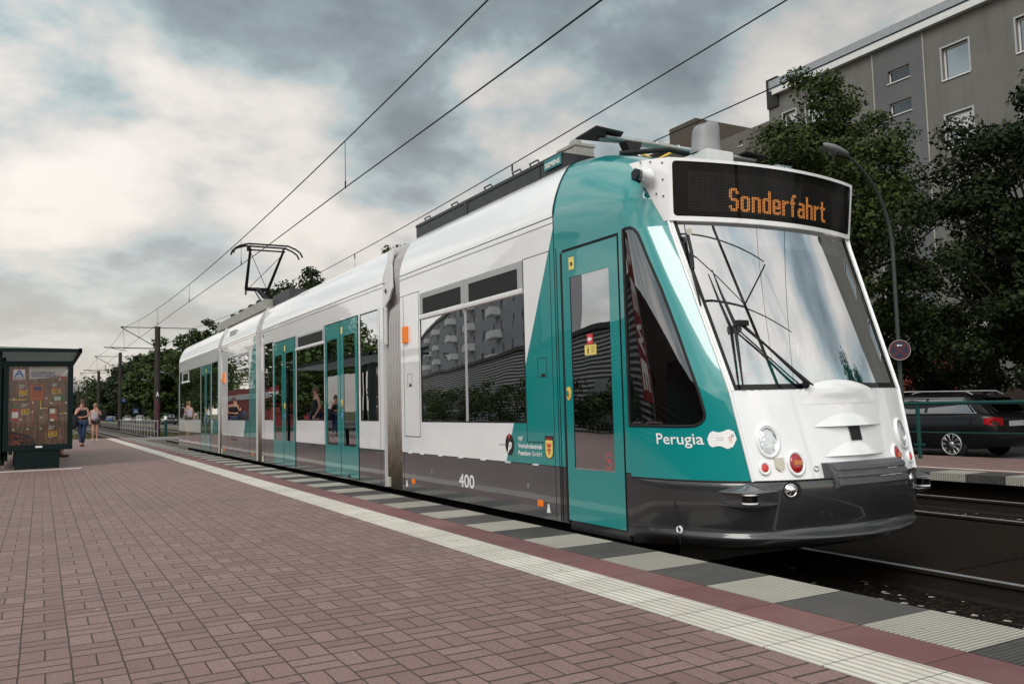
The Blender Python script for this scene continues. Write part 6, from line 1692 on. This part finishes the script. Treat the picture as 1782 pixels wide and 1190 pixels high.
def person(label, loc, rotz, J, cloth, hairc, group=None):
    """local: +x left side of the figure, -y the way it faces, z up; J: joints"""
    t = thing('person', label, 'person', loc, rotz, group, True)
    names = ['pelvis', 'waist', 'chest', 'neckb', 'neck', 'head', 'crown', 'shL', 'elL', 'wrL', 'haL', 'shR', 'elR', 'wrR', 'haR', 'hipL', 'knL', 'anL', 'toL', 'hipR', 'knR', 'anR', 'toR']
    idx = {n: i for i, n in enumerate(names)}
    rad = dict(pelvis=(.15, .11), waist=(.115, .09), chest=(.15, .11), neckb=(.07, .06), neck=.052, head=(.075, .09), crown=(.06, .07), shL=.055, elL=.040, wrL=.027, haL=(.035, .02), hipL=.088, knL=.055, anL=.036, toL=(.035, .025))
    for k in list(rad):
        if k.endswith('L'): rad[k[:-1] + 'R'] = rad[k]
    E_ = [('pelvis', 'waist'), ('waist', 'chest'), ('chest', 'neckb'), ('neckb', 'neck'), ('neck', 'head'), ('head', 'crown'), ('chest', 'shL'), ('shL', 'elL'), ('elL', 'wrL'), ('wrL', 'haL'), ('chest', 'shR'), ('shR', 'elR'), ('elR', 'wrR'), ('wrR', 'haR'),
          ('pelvis', 'hipL'), ('hipL', 'knL'), ('knL', 'anL'), ('anL', 'toL'), ('pelvis', 'hipR'), ('hipR', 'knR'), ('knR', 'anR'), ('anR', 'toR')]
    V = [J[n] for n in names]; E2 = [(idx[a], idx[b]) for a, b in E_]; R2 = [rad[n] for n in names]
    # fingers rooted in the palms
    for s_ in 'LR':
        w_, h_ = Vector(J['wr' + s_]), Vector(J['ha' + s_]); d = (h_ - w_).normalized(); sd_ = d.cross(Vector((0, 1, .2))).normalized()
        for k, (o_, L) in enumerate(((-.024, .062), (-.008, .072), (.008, .068), (.024, .055))):
            i0 = len(V); V += [h_ + sd_ * o_ + d * .02, h_ + sd_ * o_ * 1.2 + d * (.02 + L * .55) + Vector((0, .008, 0)), h_ + sd_ * o_ * 1.2 + d * (.015 + L) + Vector((0, .02, 0))]
            E2 += [(idx['ha' + s_], i0), (i0, i0 + 1), (i0 + 1, i0 + 2)]; R2 += [.009, .0085, .007]
        i0 = len(V); V += [w_ + d * .03 + sd_ * .035, w_ + d * .06 + sd_ * .055]; E2 += [(idx['ha' + s_], i0), (i0, i0 + 1)]; R2 += [.010, .008]
    body = skin_mesh('body', V, E2, R2, skin_m, t)
    hd = Vector(J['head']); cr_ = Vector(J['crown'])
    # face features on the head
    f = Vector(J.get('face', (0, -1, 0))).normalized(); sx = Vector((0, 0, 1)).cross(f).normalized()
    MB().dome(hd + f * .075 + Vector((0, 0, -.005)), f, .014, .024, 8, 3).build('nose', skin_m, body)
    MB().box(*sum(((a - .02, a + .02) if i == 0 else (a - .004, a + .004) for i, a in enumerate(hd + f * .085 + Vector((0, 0, -.045)))), ())).build('mouth', simple('lips', (.25, .07, .06), .5), body)
    for q in (-1, 1): MB().dome(hd + f * .078 + sx * .03 * q + Vector((0, 0, .03)), f, .010, .006, 8, 2).build('eye', M['black'], body)
    # hair cap
    rows = []
    for i in range(8):
        th = math.pi * .56 * i / 7
        rows.append([hd.lerp(cr_, .45) + Vector((0, .012, .015)) - f * .012 + Vector((.098 * math.sin(th) * math.cos(q), .112 * math.sin(th) * math.sin(q), .125 * math.cos(th) - (.05 if (Vector((math.cos(q), math.sin(q), 0)).dot(f) < -.1) else 0) * (i / 7) ** 2)) for q in [2 * math.pi * k / 16 for k in range(16)]])
    MB().grid(rows, closed=True).build('hair', simple('hair', hairc, .7, var=.3, vscale=40), t)
    up = lambda a, b, k: tuple(Vector(J[a]).lerp(Vector(J[b]), k))
    g = cloth
    skin_mesh('top', [J['pelvis'], J['waist'], J['chest'], up('chest', 'neckb', .72), tuple(Vector(up('chest', 'shL', .72)) + Vector((0, 0, .025))), tuple(Vector(up('chest', 'shR', .72)) + Vector((0, 0, .025)))], [(0, 1), (1, 2), (2, 3), (2, 4), (2, 5)], [(.19, .145), (.165, .13), (.19, .145), (.115, .095), .085, .085], g['top'], t)
    k = g.get('leg', 1.)
    leg = lambda s_: [J['hip' + s_], up('hip' + s_, 'kn' + s_, k if k < 1 else 1.)] + ([up('kn' + s_, 'an' + s_, .5), up('kn' + s_, 'an' + s_, .96)] if k >= 1 else [])
    L, R_ = leg('L'), leg('R'); Vv = [J['pelvis']] + L + R_; n = len(L)
    rr = [(.16, .12)] + ([.100, .068, .056, .048] if k >= 1 else [.102, .088]) * 2
    skin_mesh('trousers' if k >= 1 else 'shorts', Vv, [(0, 1)] + [(i, i + 1) for i in range(1, n)] + [(0, n + 1)] + [(i, i + 1) for i in range(n + 1, 2 * n)], rr, g['leg_m'], t)
    for s_ in 'LR':
        a, b = Vector(J['an' + s_]), Vector(J['to' + s_])
        MB().tube([a + Vector((0, .03, -.045)), a + Vector((0, -.02, -.05)), b + Vector((0, 0, -.01)), b + (b - a) * .25 + Vector((0, 0, -.01))], [.035, .042, .040, .022], 10).build('shoe', g['shoe'], t)
    return t
Ja = dict(pelvis=(0, 0, .93), waist=(0, 0, 1.08), chest=(0, .0, 1.28), neckb=(0, .0, 1.42), neck=(0, -.01, 1.47), head=(.01, -.03, 1.555), crown=(.01, -.02, 1.63),
          shL=(.17, 0, 1.37), elL=(.20, -.06, 1.10), wrL=(.0, -.20, 1.05), haL=(-.07, -.21, 1.06), shR=(-.17, 0, 1.37), elR=(-.235, -.13, 1.15), wrR=(-.09, -.17, 1.38), haR=(-.06, -.15, 1.46),
          hipL=(.085, 0, .88), knL=(.06, -.08, .48), anL=(.04, .06, .09), toL=(.045, -.07, .045), hipR=(-.085, 0, .88), knR=(-.07, -.02, .48), anR=(-.04, -.06, .09), toR=(-.04, -.20, .05))
denim = simple('denim', (.012, .03, .075), .85, var=.35, vscale=9); blk = simple('black_cloth', (.008, .008, .01), .85); lilac = simple('pale_top', (.32, .29, .33), .85); shoe_d = simple('dark_shoe', (.05, .03, .025), .6); shoe_w = simple('pale_shoe', (.4, .38, .36), .6)
pA = person('woman in black sleeveless top and blue jeans walking with a phone at her ear', (1.25, 32.6, 0), R(2), Ja, dict(top=blk, leg_m=denim, shoe=shoe_d, leg=1.), (.06, .025, .012))
Jb = dict(Ja); Jb.update(shL=(.17, 0, 1.37), elL=(.25, -.12, 1.16), wrL=(.13, -.2, 1.38), haL=(.08, -.18, 1.45), elR=(-.22, .05, 1.10), wrR=(-.2, -.1, .90), haR=(-.2, -.13, .83), knL=(.08, .0, .48), anL=(.09, .04, .09), toL=(.10, -.09, .045), knR=(-.07, -.06, .48), anR=(-.09, .02, .09), toR=(-.10, -.11, .045))
pB = person('woman in pale top and dark shorts walking behind the woman in jeans', (1.95, 38.6, 0), R(-4), Jb, dict(top=lilac, leg_m=blk, shoe=shoe_w, leg=.38), (.20, .12, .06))
pA.scale = (.93, .93, .93); pB.scale = (.9, .9, .9)
bagm = simple('navy_bag', (.006, .009, .018), .7)
bg_ = thing('shoulder_bag', 'large dark shoulder bag hanging at the side of the woman in jeans', 'bag', (.93, 32.55, .85))
mb = MB(); rows = []
for z, k in ((.62, .5), (.66, .85), (.78, 1.), (.92, .95), (1.02, .7), (1.06, .3)):
    rows.append([(.95 + .17 * k * math.cos(q), 32.5 + .08 * k * math.sin(q), z + .02 * math.sin(2 * q)) for q in [2 * math.pi * j / 18 for j in range(18)]])
mb.grid(rows, closed=True); mb.add(rows[0], [tuple(range(18))]); mb.add(rows[-1], [tuple(range(18))]); mb.build('bag_body', bagm, bg_)
MB().tube([(.84, 32.5, 1.0), (.93, 32.52, 1.25), (1.06, 32.56, 1.42), (1.12, 32.6, 1.2), (1.06, 32.5, 1.0)], .012, 6).build('bag_strap', bagm, bg_)
t = thing('backpack', 'black bag on the shoulder of the woman in shorts', 'bag', (2.26, 38.7, .9))
MB().bbox(2.16, 2.36, 38.6, 38.82, .85, 1.28, .06).build('bag_body', blk, t)
MB().tube([(2.24, 38.62, 1.2), (2.12, 38.56, 1.42), (2.16, 38.7, 1.3)], .015, 6).build('bag_strap', blk, t)
Jc = dict(Ja); Jc.update(pelvis=(0, 0, .52), waist=(0, .02, .68), chest=(0, .03, .9), neckb=(0, .02, 1.04), neck=(0, .01, 1.09), head=(0, -.02, 1.18), crown=(0, -.01, 1.26), shL=(.18, .02, .98), shR=(-.18, .02, .98), elL=(.22, -.05, .74), elR=(-.22, -.05, .74), wrL=(.12, -.28, .66), wrR=(-.12, -.28, .66), haL=(.1, -.35, .66), haR=(-.1, -.35, .66),
          hipL=(.09, -.02, .50), hipR=(-.09, -.02, .50), knL=(.12, -.43, .50), knR=(-.12, -.43, .50), anL=(.12, -.45, .09), anR=(-.12, -.45, .09), toL=(.12, -.58, .045), toR=(-.12, -.58, .045))
greyshirt = simple('pale_blue_shirt', (.3, .34, .42), .85)
person('grey-haired man in pale blue shirt seated inside the tram behind the nearer double door', (4.35, 11.45, .07), R(-75), Jc, dict(top=greyshirt, leg_m=blk, shoe=shoe_d, leg=1.), (.5, .48, .45))
person('person hidden behind the advertising panel with only the feet showing below it', (.50, 24.4, 0), R(90), {**Jb, 'elL': (.2, .05, 1.1), 'wrL': (.2, -.08, .88), 'haL': (.2, -.1, .8)}, dict(top=blk, leg_m=denim, shoe=shoe_d, leg=.4), (.1, .06, .04))

# ================================================================== THE SIDE OPPOSITE (seen in the reflections)
RW = render_wall_mat('maroon_wall', (.07, .03, .032), .3)
bl = render_wall_mat('lilac_grey_render', (.34, .34, .37), .15)
def rot_block(name, label, p0, p1, h, depth, mat, rows_, colw, balc=None, base=-.4):
    """wall from p0 to p1 in plan, front to the right of the direction p1->p0"""
    a = Vector((*p0, 0)); b = Vector((*p1, 0)); L = (b - a).length; ang = math.atan2(b.y - a.y, b.x - a.x)
    t = thing(name, label, 'building', (p0[0], p0[1], base), ang, None, True)
    return t, L
# corrugated hall with hedge
t, L = rot_block('corrugated_hall', 'long low hall with pale and dark horizontal ribs, mirrored in the windows of the tram', (-10.5, 14), (-33, 96), 0, 0, None, 0, 0)
mb = MB(); n = 22; HH = 4.9
pr = []
for k in range(n):
    z0 = .35 + k * (HH - .4) / n; z1 = z0 + (HH - .4) / n
    pr += [(.0, z0), (-.09, z0 + .04), (-.09, z0 + .10), (.0, z0 + .13)]
rows = [[(0 + (L) * q, -d - .02, z) for d, z in [(-x, z_) for x, z_ in pr]] for q in (0, 1)]
rib_m, nt_, p_ = new_mat('ribbed_cladding'); co__ = coord(nt_); s__ = N(nt_, 'ShaderNodeSeparateXYZ'); sock(nt_, co__, s__.inputs[0])
st__ = math_(nt_, 'LESS_THAN', math_(nt_, 'FRACT', math_(nt_, 'DIVIDE', math_(nt_, 'SUBTRACT', s__.outputs[2], .35), (HH - .4) / n)), .52)
sock(nt_, mixc(nt_, st__, (.75, .75, .74), (.03, .03, .032)), p_.inputs['Base Color']); p_.inputs['Roughness'].default_value = .5
mb.grid(rows, 0, False); mb.box(0, L, .0, 12, 0, HH); mb.build('wall', rib_m, t)
t2 = dup(t, (-15.5, -72.5, -.4), math.atan2(85, 5), 'second ribbed hall behind the viewer, mirrored in the cab side window of the tram')
MB().box(-.1, L, -.25, 12, HH, HH + .25).build('roof', M['dark_metal'], t)
for k in range(6): MB().box(6 + k * 12, 8.2 + k * 12, -.12, .05, .3, 2.6).build('door', M['int_grey'], t)
for ch in kids(t2):
    if ch.name.startswith('wall'): ch.data = ch.data.copy(); ch.data.materials[0] = RW
t2['label'] = 'dark maroon hall behind the viewer, mirrored in the cab side window of the tram'; t2.name = 'maroon_hall'
# balcony houses behind
t, L = rot_block('apartment_building', 'grey five-storey house with pale balconies, mirrored in the windows of the tram', (-33.3, 68.6), (-76, 200), 0, 0, None, 0, 0)
HB = 17.5
wl = []
for k in range(16):
    for zf in range(6): wl.append((2.2 + k * 7, 4.2 + k * 7, 1.5 + zf * 2.8, 2.9 + zf * 2.8))
wb = MB(); ys = sorted({0, L, *[v for h in wl for v in h[:2]]}); zs = sorted({0, HB, *[v for h in wl for v in h[2:]]})
for i in range(len(ys) - 1):
    for j in range(len(zs) - 1):
        cy__, cz__ = (ys[i] + ys[i + 1]) / 2, (zs[j] + zs[j + 1]) / 2
        if any(h[0] < cy__ < h[1] and h[2] < cz__ < h[3] for h in wl): continue
        wb.add([(ys[i], 0, zs[j]), (ys[i + 1], 0, zs[j]), (ys[i + 1], 0, zs[j + 1]), (ys[i], 0, zs[j + 1])], [(0, 1, 2, 3)])
wb.box(0, L, .3, 4.5, 0, HB); wb.build('wall', bl, t)
for k, (a, b, c, d) in enumerate(wl[:96]):
    f_ = MB().box(a, b, .1, .14, c, c + .08).box(a, b, .1, .14, d - .08, d).box(a, a + .08, .1, .14, c, d).box(b - .08, b, .1, .14, c, d).box((a + b) / 2 - .04, (a + b) / 2 + .04, .1, .14, c, d).build('window', M['frame_white'], t)
    MB().box(a, b, .15, .16, c, d).build('pane', M['glass_house'], f_)
pale = simple('balcony_white', (.75, .75, .73), .7)
for k in range(1, int(L // 20)):
    for zf in range(1, 6): MB().box(k * 20 - 1.6, k * 20 + 2.6, -1.3, -.0, .9 + zf * 2.8, 1.85 + zf * 2.8).build('balcony', pale, t)
MB().box(-.2, L, -.3, 4.7, HB, HB + .5).build('roof', M['dark_metal'], t)
for k, (x, y, r, h) in enumerate(((-9.2, 17, 1.6, 2.4), (-11, 24, 1.9, 2.6), (-13.4, 33, 2.2, 2.9), (-16, 43, 2.4, 2.8), (-19, 55, 2.6, 3.), (-22.5, 68, 2.8, 3.2))):
    bush('hedge bush number %s from the front along the ribbed hall, mirrored in the tram' % ('one two three four five six'.split()[k]), (x, y, -.4), r, h, 80 + k, 5000, LM)
for k, (x, y, h, r, lb) in enumerate(((-11, 62, 9.5, 3.6, 'tree mirrored in the nearer double door of the second car'), (-12.5, 74, 11, 4.5, 'tree mirrored in the far double door of the second car'), (-20, 92, 13, 5.5, 'tree behind the red hut, mirrored in the third car'), (-20, 104, 12, 5.5, 'second tree behind the red hut, mirrored in the third car'), (-13, 122, 11, 5., 'tree mirrored in the rear car beside its door'), (-13.5, 134, 12, 5.5, 'tree mirrored in the middle of the rear car'), (-14, 147, 12, 5.5, 'tree mirrored at the far end of the rear car'))):
    make_tree('roadside_tree', lb, (x, y, -.4), h, r, 12000, .16, 90 + k, LM3, .2, clumps=90, zlow=.1)
t = thing('banner', 'tall red advertising flag with white letters, mirrored in the cab side window of the tram', 'banner', (-3.2, 8.4, 0))
MB().tube([(-3.2, 8.4, 0), (-3.2, 8.4, 4.1)], .03, 8).build('pole', M['alu'], t)
d_ = Vector((.80, .60, 0)); c_ = Vector((-3.2, 8.4, 0))
fl = MB().prism([c_ + d_ * .04 + Vector((0, 0, 1.1)), c_ + d_ * 1.15 + Vector((0, 0, 1.1)), c_ + d_ * 1.15 + Vector((0, 0, 3.8)), c_ + d_ * .04 + Vector((0, 0, 4.0))], Vector((.6, -.8, 0)) * .01).build('flag', simple('flag_red', (.22, .008, .015), .7), t)
for k, ch in enumerate('REWE'):
    mb = MB(); text_on(mb, ch, lambda u, v: c_ + d_ * (.98 - v) + Vector((.6, -.8, 0)) * .013 + Vector((0, 0, 3.75 - k * .64 - u)), .52, .75, .04); mb.build('flag_letter', M['whitepaint'], fl)
t = thing('red_hut', 'red kiosk with white sign band, mirrored in the third car of the tram', 'building', (-12, 98, -.4))
MB().box(-19, -12, 84, 110, -.4, 3.6).build('wall', simple('red_wall', (.25, .03, .03), .7), t); MB().box(-19.1, -11.9, 83.9, 110.1, 2.4, 3.0).build('sign_band', M['frame_white'], t)
for o in list(bpy.data.objects):
    pass
